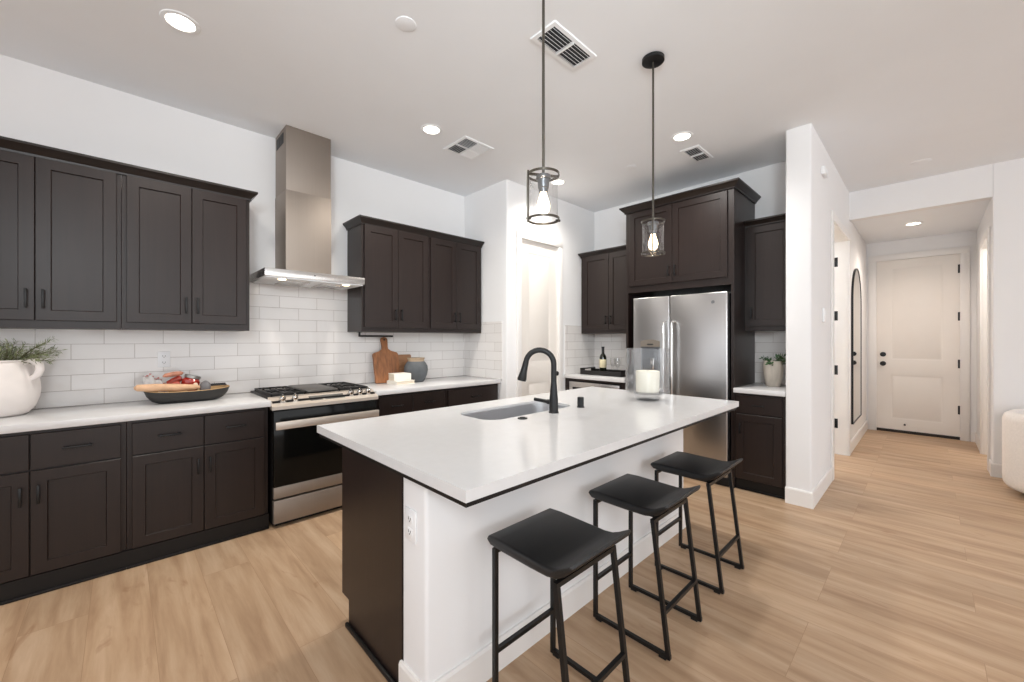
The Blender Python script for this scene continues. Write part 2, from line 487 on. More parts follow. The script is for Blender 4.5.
# right hallway wall with its own doorway
RX0, RX1 = 6.46, 7.28
b = MB()
b.cbox(XH, RX0, YR - 0.14, YR, 0, CH, 0.012, (1,))
b.box(RX1, XE, YR - 0.14, YR, 0, CH).box(RX0, RX1, YR - 0.14, YR, 2.5, CH)
struct(b.build('wall_hallway', 'wall'), 'white right-hand wall of the entry hallway', 'wall')
struct(MB().box(XH, XH + 0.12, -6, YR - 0.14, 0, CH).build('wall_right', 'wall', smooth=0), 'white living room wall right of the hallway opening', 'wall')
EX0, EX1, EZ = -0.297, 0.543, 2.505      # entry door leaf in Y
b = MB()
b.box(XE, XE + 0.12, YR - 0.15, EX0, 0, CH).box(XE, XE + 0.12, EX1, 2.6, 0, CH).box(XE, XE + 0.12, EX0, EX1, EZ, CH)
struct(b.build('wall_entry', 'wall', smooth=0), 'white wall around the entry door', 'wall')
# rooms seen through the two doorways
struct(MB().box(XF + 0.11, XE, 2.5, 2.6, 0, CH).build('wall_side_room', 'room_beige', smooth=0), 'beige wall of the room behind the side doorway', 'wall')
struct(MB().box(XH + 0.12, XE + 0.12, -1.75, -1.65, 0, CH).build('wall_closet', 'room_beige', smooth=0), 'beige wall inside the room off the hallway', 'wall')
# backsplashes
b = MB()
b.box(-0.72, 0.765, YA - 0.008, YA, 0.914, 1.43).box(0.69, 1.575, YA - 0.0082, YA, 0.914, 1.86).box(1.57, XR, YA - 0.008, YA, 0.914, 1.43)
struct(b.build('backsplash', 'tileX', smooth=0), 'white subway tile backsplash along the range wall', 'backsplash')
struct(MB().box(XR - 0.008, XR, 3.245, YA - 0.008, 0.914, 1.55).build('backsplash', 'tileY', smooth=0), 'white subway tile on the short return wall', 'backsplash')
struct(MB().box(3.995, XF, YD - 0.008, YD, 0.914, 1.526).build('backsplash', 'tileX', smooth=0), 'white subway tile patch right of the pantry door', 'backsplash')
struct(MB().box(XF - 0.008, XF, 2.33, YD - 0.008, 0.914, 1.45).build('backsplash', 'tileY', smooth=0), 'white subway tile behind the drinks tray', 'backsplash')
struct(MB().box(XF - 0.008, XF, YP1, 1.235, 0.914, 1.46).build('backsplash', 'tileY', smooth=0), 'white subway tile behind the small potted succulent', 'backsplash')

def bb_poly(t=0.014, h=0.13):
    return [(0, 0), (t, 0), (t, h - 0.012), (t - 0.005, h), (0, h)]
def baseboard(name, p0, p1, nrm, label=None):
    """profile swept from p0 to p1 (xy), sticking out along nrm"""
    b = MB()
    b.loops([[(p[0] + nrm[0] * a, p[1] + nrm[1] * a, z) for a, z in bb_poly()] for p in (p0, p1)], True, True)
    return struct(b.build(name, 'trim', smooth=0), label, 'baseboard')
def bb_path(b, path, nrms):
    b.loops([[(x + nx * a, y + ny * a, z) for a, z in bb_poly()] for (x, y), (nx, ny) in zip(path, nrms)], True, True)
    return b
struct(bb_path(MB(), [(XP, YP1), (XP, YP0), (DX0 - 0.085, YP0)], [(-1, 0), (-1, -1), (0, -1)]).build('baseboard_partition', 'trim', smooth=0), 'white baseboard wrapping the partition end', 'baseboard')
baseboard('baseboard_hallway_left', (DX1 + 0.085, YP0), (XE, YP0), (0, -1), 'white baseboard under the arched mirror')
baseboard('baseboard_entry_left', (XE, YP0), (XE, EX1 + 0.09), (-1, 0), 'short white baseboard left of the entry door')
baseboard('baseboard_entry_right', (XE, EX0 - 0.09), (XE, YR), (-1, 0), 'short white baseboard right of the entry door')
baseboard('baseboard_hallway_far', (RX1 + 0.09, YR), (XE, YR), (0, 1), 'white baseboard on the far right hallway wall')
struct(bb_path(MB(), [(RX0 - 0.09, YR), (XH, YR), (XH, -5.9)], [(0, 1), (-1, 1), (-1, 0)]).build('baseboard_right', 'trim', smooth=0), 'white baseboard at the hallway corner, running behind the round armchair', 'baseboard')

# ---- doors: leaf with raised panels
def panel_leaf(W, H, T, panels):
    """leaf in x 0..W, z 0..H, front at y=0 facing -y, back y=T; panels sunk with a raised field"""
    b = MB()
    bm = b.bm
    xs = sorted({0, W} | {p[0] for p in panels} | {p[1] for p in panels})
    zs = sorted({0, H} | {p[2] for p in panels} | {p[3] for p in panels})
    V = {}
    def v(x, y, z):
        k = (round(x, 5), round(y, 5), round(z, 5))
        if k not in V: V[k] = bm.verts.new((x, y, z))
        return V[k]
    for side in (0, 1):
        y0 = T if side else 0.0
        s = -1 if side else 1
        for i in range(len(xs) - 1):
            for j in range(len(zs) - 1):
                a0, a1, c0, c1 = xs[i], xs[i + 1], zs[j], zs[j + 1]
                if any(abs(p[0] - a0) < 1e-6 and abs(p[1] - a1) < 1e-6 and p[2] <= c0 + 1e-6 and p[3] >= c1 - 1e-6 for p in panels):
                    continue
                bm.faces.new((v(a0, y0, c0), v(a1, y0, c0), v(a1, y0, c1), v(a0, y0, c1)))
        for p in panels:
            rings = []
            for ins, dep in ((0, 0), (0.014, 0.009), (0.026, 0.009), (0.045, 0.003)):
                y = y0 + s * dep
                rings.append([v(p[0] + ins, y, p[2] + ins), v(p[1] - ins, y, p[2] + ins), v(p[1] - ins, y, p[3] - ins), v(p[0] + ins, y, p[3] - ins)])
            for r0, r1 in zip(rings[:-1], rings[1:]):
                for k in range(4):
                    bm.faces.new((r0[k], r0[(k + 1) % 4], r1[(k + 1) % 4], r1[k]))
            bm.faces.new(rings[-1])
    for (x0, z0, x1, z1) in ((0, 0, W, 0), (W, 0, W, H), (W, H, 0, H), (0, H, 0, 0)):
        # edge strips follow the grid vertices
        if z0 == z1: cs = [(x, z0) for x in xs]
        else: cs = [(x0, z) for z in zs]
        for (p, q) in zip(cs[:-1], cs[1:]):
            bm.faces.new((v(p[0], 0, p[1]), v(q[0], 0, q[1]), v(q[0], T, q[1]), v(p[0], T, p[1])))
    return b

def casing_mesh(W, H, cw=0.075, t=0.018, jamb=0.11):
    """casing round an opening x 0..W, z 0..H, front side towards -y, jamb lining going back"""
    b = MB()
    b.box(-cw, 0.002, -t, -0.0005, 0, H - 0.003, 0.003).box(W - 0.002, W + cw, -t, -0.0005, 0, H - 0.003, 0.003).box(-cw, W + cw, -t - 0.001, -0.0005, H - 0.003, H + cw, 0.003)
    b.box(0.0005, 0.004, 0.0, jamb, 0, H - 0.004).box(W - 0.004, W - 0.0005, 0.0, jamb, 0, H - 0.004).box(0.0005, W - 0.0005, 0.0, jamb, H - 0.004, H - 0.0005)
    return b

def hinge_mesh(h=0.10, wd=0.016):
    return MB().box(-wd / 2, wd / 2, -0.004, 0.002, -h / 2, h / 2, 0.001).cyl((0, -0.006, -h / 2), (0, -0.006, h / 2), 0.006, n=10)

def place(o, loc, rz):
    o.location = loc; o.rotation_euler = (0, 0, rz)

# pantry door (faces -Y)
W_ = PDX1 - PDX0 - 0.012
leaf = panel_leaf(W_, PDZ - 0.015, 0.036, [(0.125, W_ - 0.125, 0.20, 0.85), (0.125, W_ - 0.125, 1.07, 2.345)]).build('door_1', 'door')
place(leaf, (PDX0 + 0.006, YD + 0.014, 0.01), 0)
struct(leaf, 'white two-panel pantry door beyond the black faucet', 'door')
c_ = casing_mesh(PDX1 - PDX0, PDZ, 0.07).build('door_casing', 'trim', leaf); c_.location = (-0.006, -0.014, -0.01)
for z in (0.24, 0.92, 1.60, 2.25):
    h_ = hinge_mesh(0.10, 0.014).build('hinge', 'black', leaf); h_.location = (-0.002, -0.004, z)
k_ = MB().lathe([(0, 0), (0.03, 0), (0.03, 0.008), (0.012, 0.012), (0.012, 0.035), (0.028, 0.045), (0.028, 0.06), (0.018, 0.068), (0, 0.068)], n=24).xform(Matrix.Rotation(R(90), 4, 'X')).build('door_knob', 'black', leaf)
k_.location = (W_ - 0.065, 0, 0.928)
# entry door (faces -X): local x -> -Y, local y -> +X
W_ = EX1 - EX0 - 0.008
leaf = panel_leaf(W_, EZ - 0.045, 0.044, [(0.15, W_ - 0.15, 0.15, 0.80), (0.15, W_ - 0.15, 1.01, 2.36)]).build('door_2', 'door')
place(leaf, (XE + 0.02, EX1 - 0.004, 0.04), R(-90))
struct(leaf, 'tall white two-panel entry door at the end of the hallway', 'door')
c_ = casing_mesh(EX1 - EX0, EZ, 0.085).build('door_casing', 'trim', leaf); c_.location = (-0.004, -0.02, -0.04)
for z in (0.36, 0.98, 1.62, 2.26):
    h_ = hinge_mesh(0.115, 0.03).build('hinge', 'black', leaf); h_.location = (W_ - 0.004, -0.004, z)
for z, kind in ((1.09, 'deadbolt'), (0.955, 'door_knob')):
    pr = [(0, 0), (0.034, 0), (0.034, 0.012), (0.028, 0.018), (0, 0.018)] if kind == 'deadbolt' else [(0, 0), (0.034, 0), (0.034, 0.008), (0.013, 0.012), (0.013, 0.035), (0.03, 0.046), (0.03, 0.06), (0.02, 0.07), (0, 0.07)]
    k_ = MB().lathe(pr, n=24).xform(Matrix.Rotation(R(90), 4, 'X')).build(kind, 'black', leaf); k_.location = (0.07, 0, z)
k_ = MB().cyl((0, 0, 0), (0, -0.035, 0), 0.012, n=14).build('door_stop', 'black', leaf); k_.location = (0.30, 0, 0.085)
k_ = MB().box(0, W_, -0.008, 0.05, -0.04, -0.002, 0.002).build('threshold', 'thresh', leaf)
# side doorway in the partition: leaf swung open into the room
leaf = panel_leaf(1.09, 2.47, 0.036, [(0.14, 0.95, 0.16, 0.84), (0.14, 0.95, 1.04, 2.33)]).build('door_3', 'door')
place(leaf, (DX1 - 0.004, YP1 + 0.03, 0.012), R(80))
struct(leaf, 'white door standing open inside the side doorway', 'door')
c_ = casing_mesh(DX1 - DX0, DZ, 0.08, jamb=YP1 - YP0).build('door_casing', 'trim', leaf)
c_.parent = None
tag(c_, 'white casing and jambs around the side doorway', 'door casing', kind='structure'); c_.name = 'door_casing'
place(c_, (DX0, YP0, 0), 0)
for z in (0.362, 0.99, 1.628, 2.26):
    h_ = MB().box(DX1 - 0.008, DX1 - 0.0035, YP1 - 0.085, YP1 - 0.02, z - 0.055, z + 0.055, 0.001).cyl((DX1 - 0.010, YP1 - 0.018, z - 0.055), (DX1 - 0.010, YP1 - 0.018, z + 0.055), 0.008, n=10).build('hinge', 'black', None)
    h_.parent = c_; h_.location = (-DX0, -YP0, 0)
# right hallway doorway casing
c_ = casing_mesh(RX1 - RX0, 2.42, 0.085, jamb=0.14).build('door_casing', 'trim')
place(c_, (RX1, YR, 0), R(180))
tag(c_, 'white casing around the doorway in the right hallway wall', 'door casing', kind='structure')

# ---------------------------------------------------------------- cabinets
def shaker(x0, x1, z0, z1, t=0.02, rail=0.058):
    b = MB()
    bm = b.bm
    e = 0.0018
    def ring(ins, y):
        return [(x0 + ins, y, z0 + ins), (x1 - ins, y, z0 + ins), (x1 - ins, y, z1 - ins), (x0 + ins, y, z1 - ins)]
    b.loops([ring(0, 0), ring(0, -t + e), ring(e, -t), ring(rail, -t), ring(rail + 0.004, -t + 0.009)], cap0=True, cap1=True)
    return b
def slab(x0, x1, z0, z1, t=0.02):
    b = MB()
    e = 0.002
    def ring(ins, y):
        return [(x0 + ins, y, z0 + ins), (x1 - ins, y, z0 + ins), (x1 - ins, y, z1 - ins), (x0 + ins, y, z1 - ins)]
    b.loops([ring(0, 0), ring(0, -t + e), ring(e, -t)], cap0=True, cap1=True)
    return b
def pull(cx, cz, ln, vert, y=-0.02):
    b = MB()
    h = ln / 2
    if vert:
        p = [(cx, y, cz - h + 0.012), (cx, y - 0.026, cz - h + 0.012), (cx, y - 0.026, cz + h - 0.012), (cx, y, cz + h - 0.012)]
        b.box(cx - 0.0055, cx + 0.0055, y - 0.032, y - 0.022, cz - h, cz + h, 0.002)
        for s in (-1, 1): b.box(cx - 0.004, cx + 0.004, y - 0.024, y, cz + s * (h - 0.014) - 0.005, cz + s * (h - 0.014) + 0.005)
    else:
        b.box(cx - h, cx + h, y - 0.032, y - 0.022, cz - 0.0055, cz + 0.0055, 0.002)
        for s in (-1, 1): b.box(cx + s * (h - 0.014) - 0.005, cx + s * (h - 0.014) + 0.005, y - 0.024, y, cz - 0.004, cz + 0.004)
    return b
def cabinet(name, label, loc, rz, W, D, z0, z1, fronts, toe=0.0, toe_in=0.0, group=None, body=None):
    """local frame: x along the front, y into the cabinet, z up; loc at the front left floor corner"""
    t = thing(name, label, 'cabinet', loc, rz, group)
    b = body or MB().box(0.0005, W - 0.0005, 0, D, z0 + toe, z1, 0.0012, 1)
    b.build('body', 'cab', t)
    if toe:
        MB().box(0, W, toe_in, toe_in + 0.02, z0, z0 + toe + 0.004).box(0, W, toe_in - 0.012, toe_in + 0.001, z0, z0 + 0.016, 0.004).build('toe_kick', 'kick', t)
    for f in fronts:
        kind, x0, x1, a0, a1, hs = f
        o = (shaker if kind == 'door' else slab)(x0, x1, a0, a1).build(kind, 'cab', t)
        if hs:
            pull(*hs).build('handle', 'black', o)
    return t

def base_fronts(xa, xm, xb):
    """two drawers over two doors"""
    return [('drawer', xa, xm - 0.0025, 0.664, 0.852, ((xa + xm) / 2, 0.762, 0.115, False)),
            ('drawer', xm + 0.0025, xb, 0.664, 0.852, ((xm + xb) / 2, 0.762, 0.115, False)),
            ('door', xa, xm - 0.0025, 0.108, 0.655, (xm - 0.031, 0.534, 0.10, True)),
            ('door', xm + 0.0025, xb, 0.108, 0.655, (xm + 0.031, 0.534, 0.10, True))]
YB = 3.305
def shift(fr, dx):
    return [(k, a - dx, c - dx, d, e, (h[0] - dx,) + h[1:]) for k, a, c, d, e, h in fr]
cabinet('base_cabinet', 'dark base cabinet under the white pitcher, cut by the left frame edge', (-0.715, YB, 0), 0, 0.737, YA - YB - 0.01, 0, 0.872,
        shift(base_fronts(-0.69, -0.346, -0.002), -0.715), 0.10, -0.02)
cabinet('base_cabinet', 'dark two-drawer base cabinet left of the steel range', (0.022, YB, 0), 0, 0.736, YA - YB - 0.01, 0, 0.872,
        shift(base_fronts(0.046, 0.388, 0.732), 0.022), 0.10, -0.02)
cabinet('base_cabinet', 'dark base cabinet directly right of the range, under the cutting board', (1.562, YB, 0), 0, 0.728, YA - YB - 0.01, 0, 0.872,
        shift(base_fronts(1.59, 1.92, 2.268), 1.562), 0.10, -0.02)
cabinet('base_cabinet', 'dark base cabinet in the corner beside the return wall', (2.290, YB, 0), 0, XR - 2.29 - 0.01, YA - YB - 0.01, 0, 0.872,
        [('drawer', 0.025, 0.665, 0.664, 0.852, (0.36, 0.762, 0.115, False)), ('door', 0.025, 0.343, 0.108, 0.655, (0.312, 0.534, 0.1, True)), ('door', 0.348, 0.665, 0.108, 0.655, (0.379, 0.534, 0.1, True))], 0.10, -0.02)
YU = 3.59
UB, UT = 1.417, 2.42
def upper_fronts(xa, xm, xb):
    return [('door', xa, xm - 0.002, 1.463, 2.402, (xm - 0.032, 1.587, 0.11, True)), ('door', xm + 0.002, xb, 1.463, 2.402, (xm + 0.032, 1.587, 0.11, True))]
cabinet('wall_cabinet', 'dark two-door wall cabinet above the white pitcher', (-0.715, YU, 0), 0, 0.715, YA - YU - 0.009, UB, UT, shift(upper_fronts(-0.69, -0.357, -0.022), -0.715))
cabinet('wall_cabinet', 'dark two-door wall cabinet left of the range hood', (0.0, YU, 0), 0, 0.70, YA - YU - 0.009, UB, UT, shift(upper_fronts(0.024, 0.353, 0.676), 0.0))
cabinet('wall_cabinet', 'dark two-door wall cabinet right of the range hood, above the cutting board', (1.570, YU, 0), 0, 0.711, YA - YU - 0.009, UB + 0.006, UT, shift(upper_fronts(1.592, 1.925, 2.262), 1.570))
cabinet('wall_cabinet', 'dark two-door wall cabinet over the corner by the return wall', (2.281, YU, 0), 0, 0.700, YA - YU - 0.009, UB + 0.006, UT, shift(upper_fronts(2.297, 2.622, 2.958), 2.281))

def crown_prof(h=0.062, out=0.055):
    return [(0.0, 0.0), (-0.010, 0.0), (-0.012, 0.012), (-0.028, 0.028), (-out + 0.006, h - 0.018), (-out, h - 0.014), (-out, h), (0.0, h)]
def crown(name, label, path, z, nrms, h=0.062, out=0.055):
    """path of xy corners at the cabinet face; nrms are unit outward vectors per corner (mitred)"""
    b = MB()
    rings = []
    for (x, y), (nx, ny) in zip(path, nrms):
        rings.append([(x + nx * -a, y + ny * -a, z + c) for a, c in crown_prof(h, out)])
    b.loops(rings, True, True)
    o = b.build(name, 'crown', smooth=20)
    return tag(o, label, 'crown molding')
crown('crown_molding', 'dark crown molding along the wall cabinets left of the hood', [(-0.715, YU - 0.002), (0.70, YU - 0.002), (0.70, YA - 0.001)], 2.404, [(0, -1), (0.8, -1), (0.8, 0)])
crown('crown_molding', 'dark crown molding along the wall cabinets right of the hood', [(1.57, YA - 0.001), (1.57, YU - 0.002), (2.981, YU - 0.002)], 2.404, [(-0.75, 0), (-0.75, -1), (0, -1)])

# fridge wall (fronts face -X): local x -> -Y, local y -> +X
RZ = R(-90)
XC, XU = 4.0, 4.31
def fx(y): return y
cabinet('wall_cabinet', 'dark two-door wall cabinet above the drinks tray, left of the refrigerator', (XU, 3.15, 0), RZ, 0.82, XF - XU - 0.009, 1.425, 2.42,
        [('door', 0.045, 0.418, 1.47, 2.402, (0.386, 1.59, 0.11, True)), ('door', 0.422, 0.80, 1.47, 2.402, (0.454, 1.59, 0.11, True))])
crown('crown_molding', 'short dark crown molding left of the refrigerator cabinet', [(XF - 0.002, 3.15), (XU - 0.002, 3.15), (XU - 0.002, 2.329)], 2.404, [(0, 0.35), (-1, 0.35), (-1, 0)], 0.058, 0.05)
t = cabinet('wall_cabinet', 'dark single-door wall cabinet above the potted succulent', (XU, 1.229, 0), RZ, 0.399, XF - XU - 0.009, 1.432, 2.435,
        [('door', 0.03, 0.375, 1.475, 2.41, (0.062, 1.60, 0.11, True))])
crown('crown_molding', 'short dark crown molding between refrigerator cabinet and partition', [(XU - 0.002, 1.228), (XU - 0.002, 0.83)], 2.42, [(-1, 0), (-1, 0)], 0.058, 0.05)
# tall refrigerator enclosure: side panels and the cabinet over the top
b = MB()
D_ = XF - XC - 0.009
b.box(0, 1.094, 0, D_, 1.855, 2.74, 0.0012, 1)
b.box(0, 0.026, 0.0, D_, 0, 1.856, 0.0012, 1).box(1.068, 1.094, 0.0, D_, 0, 1.856, 0.0012, 1)
t = cabinet('refrigerator_cabinet', 'tall dark cabinet surround boxing in the refrigerator', (XC, 2.323, 0), RZ, 1.094, D_, 1.855, 2.74,
            [('door', 0.052, 0.524, 1.926, 2.716, (0.492, 2.045, 0.11, True)), ('door', 0.528, 1.04, 1.926, 2.716, (0.56, 2.045, 0.11, True))], body=b)
crown('crown_molding', 'dark crown molding on top of the tall refrigerator cabinet', [(XF - 0.002, 2.324), (XC - 0.003, 2.324), (XC - 0.003, 1.228), (XF - 0.002, 1.228)], 2.728, [(0, 1), (-1, 1), (-1, -1), (0, -1)], 0.066, 0.052)
cabinet('base_cabinet', 'narrow dark base cabinet under the potted succulent', (XC, 1.228, 0), RZ, 0.398, XF - XC - 0.01, 0, 0.872,
        [('drawer', 0.022, 0.372, 0.695, 0.852, (0.197, 0.772, 0.10, False)), ('door', 0.022, 0.372, 0.108, 0.685, (0.055, 0.56, 0.10, True))], 0.10, 0.03)
b = MB()
b.box(0, 0.07, 0, 0.6, 0.1, 0.872).box(0.78, 0.84, 0, 0.6, 0.1, 0.872).box(0.06, 0.79, 0, 0.6, 0.846, 0.872).box(0.06, 0.79, 0.0, 0.6, 0.1, 0.14).box(0.06, 0.79, 0.55, 0.6, 0.12, 0.86)
cabinet('base_cabinet', 'dark base cabinet housing the built-in appliance beside the refrigerator', (XC, 3.168, 0), RZ, 0.84, 0.6, 0, 0.872, [], 0.10, 0.03, body=b)
t = thing('beverage_cooler', 'stainless built-in appliance with dark glass under the drinks tray', 'cooler', (XC - 0.012, 3.09, 0.145), RZ)
MB().box(0.0, 0.70, 0.0, 0.5, 0.0, 0.69, 0.002).build('body', 'kick', t)
MB().box(0.0, 0.70, -0.012, 0.002, 0.625, 0.69, 0.002).box(0.0, 0.05, -0.012, 0.002, 0.0, 0.63, 0.002).box(0.65, 0.70, -0.012, 0.002, 0, 0.63, 0.002).box(0, 0.7, -0.012, 0.002, 0, 0.05, 0.002).build('door_frame', 'steel', t)
MB().box(0.05, 0.65, -0.006, 0.001, 0.05, 0.626).build('door_glass', 'darkglass', t)

# ---------------------------------------------------------------- countertops
def top(name, label, x0, x1, y0, y1):
    return tag(MB().box(x0, x1, y0, y1, 0.873, 0.914, 0.003).build(name, 'quartz'), label, 'countertop')
top('countertop', 'white quartz countertop left of the range, holding the pitcher and black bowl', -0.72, 0.768, 3.255, YA - 0.009)
top('countertop', 'white quartz countertop right of the range, holding books and slate jug', 1.552, XR - 0.009, 3.255, YA - 0.009)
top('countertop', 'white quartz countertop under the drinks tray', 3.965, XF - 0.009, 2.326, YD - 0.009)
top('countertop', 'short white quartz countertop under the potted succulent', 3.965, XF - 0.009, YP1 + 0.002, 1.227)

# island
IX0, IX1, IY0, IY1 = 0.717, 3.135, 0.933, 2.172
SX0, SX1, SY0, SY1 = 1.415, 2.165, 1.625, 1.955
def slab_with_hole(x0, x1, y0, y1, z0, z1, hole):
    b = MB(); bm = b.bm
    cs = [(x1, y1), (x0, y1), (x0, y0), (x1, y0)]
    n = len(hole); k = n // 4
    res = []
    for z in (z0, z1):
        o = [bm.verts.new((x, y, z)) for x, y in cs]
        i_ = [bm.verts.new((x, y, z)) for x, y in hole]
        for q in range(4):
            for a in range(k - 1):
                bm.faces.new((i_[q * k + a], i_[q * k + a + 1], o[q]))
            bm.faces.new((i_[q * k + k - 1], i_[((q + 1) * k) % n], o[(q + 1) % 4], o[q]))
        res.append((o, i_))
    (o0, i0), (o1, i1) = res
    for q in range(4): bm.faces.new((o0[q], o0[(q + 1) % 4], o1[(q + 1) % 4], o1[q]))
    for q in range(n): bm.faces.new((i0[q], i0[(q + 1) % n], i1[(q + 1) % n], i1[q]))
    return b
hole = rrect((SX0 + SX1) / 2, (SY0 + SY1) / 2, SX1 - SX0, SY1 - SY0, 0.10, 8)
bt = slab_with_hole(IX0, IX1, IY0, IY1, 0.898, 0.914, hole)
for q in ((IX0, IX1, IY0, IY0 + 0.03), (IX0, IX1, IY1 - 0.03, IY1), (IX0, IX0 + 0.03, IY0 + 0.03, IY1 - 0.03), (IX1 - 0.03, IX1, IY0 + 0.03, IY1 - 0.03)):
    bt.box(q[0], q[1], q[2], q[3], 0.877, 0.898)
tag(bt.build('island_countertop', 'quartz', smooth=20), 'large white quartz island countertop with sink cutout', 'countertop')
# sink bowl
t = thing('kitchen_sink', 'stainless undermount sink set in the island countertop', 'sink', ((SX0 + SX1) / 2, (SY0 + SY1) / 2, 0.66))
rings = []
for ins, z, r in ((-0.018, 0.237, 0.11), (0.002, 0.237, 0.10), (0.004, 0.20, 0.10), (0.012, 0.03, 0.095), (0.022, 0.010, 0.09), (0.045, 0.002, 0.07)):
    rings.append([(x, y, z) for x, y in rrect(0, 0, SX1 - SX0 - 2 * ins, SY1 - SY0 - 2 * ins, r, 8)])
b = MB(); b.loops(rings, cap1=True); b.build('basin', 'sinksteel', t, 50)
MB().lathe([(0.0, 0.004), (0.02, 0.004), (0.024, 0.007), (0.045, 0.007), (0.045, 0.001)], (0.0, 0.03, 0), 28).build('drain', 'chrome', t)
# island body
t = thing('kitchen_island', 'kitchen island with dark end panel and white knee wall under the quartz top', 'island', (0.77, 1.23, 0))
LX, LY = 3.03 - 0.77, 1.98 - 1.23
b = MB()
yk = 0.17
b.prism([(yk, 0), (LY - 0.08, 0), (LY - 0.08, 0.125), (LY - 0.0, 0.125), (LY, 0.860), (yk, 0.860)], 0.0, 0.02, 'yz')
b.prism([(yk, 0), (LY - 0.08, 0), (LY - 0.08, 0.125), (LY - 0.0, 0.125), (LY, 0.860), (yk, 0.860)], LX - 0.02, LX, 'yz')
b.box(0.02, LX - 0.02, yk, yk + 0.02, 0, 0.860).box(0.02, LX - 0.02, LY - 0.02, LY - 0.001, 0.125, 0.860).box(0.02, LX - 0.02, yk, LY, 0.115, 0.135)
b.build('cabinet_body', 'cab', t)
MB().vbox(0.0, 2.922 - 0.77, 0.0, yk - 0.001, 0, 0.860, 0.016).build('knee_wall', 'wall', t)
b = bb_path(MB(), [(0, yk), (0, 0), (2.152, 0), (2.152, yk)], [(-1, 0), (-1, -1), (1, -1), (1, 0)])
b.build('baseboard', 'trim', t, 0)
MB().box(-0.016, 0.0, yk + 0.014, LY - 0.07, 0, 0.022, 0.006).box(0.02, LX - 0.02, LY - 0.085, LY - 0.07, 0, 0.125).build('toe_kick', 'kick', t)
ex, ey0, ey1 = IX0 - 0.77 + 0.006, IY0 - 1.23 + 0.006, IY1 - 1.23 - 0.02
b = MB()
b.box(ex, IX1 - 0.77 - 0.03, ey0, ey0 + 0.33, 0.8605, 0.8768).box(ex, ex + 0.10, ey0 + 0.33, ey1, 0.8605, 0.8768).box(IX1 - 0.77 - 0.13, IX1 - 0.77 - 0.03, ey0 + 0.33, ey1, 0.8605, 0.8768).box(ex + 0.1, IX1 - 0.77 - 0.13, ey1 - 0.08, ey1, 0.8605, 0.8768)
b.build('support_board', 'kick', t)
xs = [0.03, 0.58, 1.13, 1.68, 2.23]
for i in range(4):
    a0, a1 = LX - xs[i + 1] + 0.003, LX - xs[i] - 0.003
    o = shaker(-a1, -a0, 0.14, 0.852).xform(Matrix.Rotation(PI, 4, 'Z')).xform(Matrix.Translation((0, LY, 0))).build('door', 'cab', t)
    p = pull(-a1 + 0.035 if i % 2 else -a0 - 0.035, 0.76, 0.1, True).xform(Matrix.Rotation(PI, 4, 'Z')).xform(Matrix.Translation((0, LY, 0))).build('handle', 'black', o)

# outlets and wall plates
def outlet(name, label, loc, rz, w_=0.07, h_=0.115):
    t = thing(name, label, 'outlet', loc, rz)
    MB().box(-w_ / 2, w_ / 2, -0.006, 0, -h_ / 2, h_ / 2, 0.002).build('cover_plate', 'plastic', t)
    for s in (-1, 1):
        o = MB().box(-0.0165, 0.0165, -0.0085, -0.005, s * 0.0235 - 0.014, s * 0.0235 + 0.014, 0.002).build('receptacle', 'plastic', t)
        MB().box(-0.008, -0.0055, -0.0092, -0.008, s * 0.0235 - 0.003, s * 0.0235 + 0.007).box(0.0055, 0.008, -0.0092, -0.008, s * 0.0235 - 0.003, s * 0.0235 + 0.006).cyl((0, -0.0092, s * 0.0235 - 0.008), (0, -0.008, s * 0.0235 - 0.008), 0.0027, n=10).build('slots', 'slot', o)
    return t
outlet('wall_outlet', 'white outlet on the tile above the black bowl', (0.225, YA - 0.008, 1.205), 0)
outlet('wall_outlet', 'white outlet on the near end of the island knee wall', (0.77, 1.328, 0.668), R(-90), 0.074, 0.118)

# ---------------------------------------------------------------- range
t = thing('gas_range', 'stainless slide-in gas range between the dark base cabinets', 'range', (0.771, 3.235, 0))
RW = 0.778
MB().box(0.006, RW - 0.006, 0.03, 0.66, 0.02, 0.905).box(0.03, RW - 0.03, 0.05, 0.6, 0.0, 0.03).build('body', 'kick', t)
b = MB(); b.box(-0.004, RW + 0.004, 0.10, 0.672, 0.905, 0.926, 0.004); b.build('cooktop', 'iron', t)
MB().prism([(-0.012, 0.848), (-0.012, 0.872), (0.112, 0.929), (0.118, 0.905), (0.04, 0.848)], -0.006, RW + 0.006, 'yz').build('control_panel', 'rangesteel', t)
sl = math.atan2(0.929 - 0.872, 0.124)
def on_panel(x, s):   # point on the sloped panel, s from 0 (front) to 1
    return Vector((x, -0.012 + 0.124 * s, 0.872 + 0.057 * s))
rotp = Matrix.Rotation(sl, 4, 'X')
b = MB().box(-0.13, 0.13, -0.032, 0.032, -0.001, 0.0015, 0.0008).xform(rotp).xform(Matrix.Translation(on_panel(0.39, 0.5)))
b.build('display', 'screen', t)
for x in (0.075, 0.158, 0.575, 0.648, 0.718):
    o = MB().lathe([(0, 0.0), (0.028, 0.0), (0.028, 0.005), (0.022, 0.007), (0.020, 0.034), (0.016, 0.039), (0, 0.039)], n=28).box(-0.005, 0.005, -0.020, 0.020, 0.03, 0.046, 0.002).xform(rotp).xform(Matrix.Translation(on_panel(x, 0.5))).build('knob', 'chrome', t)
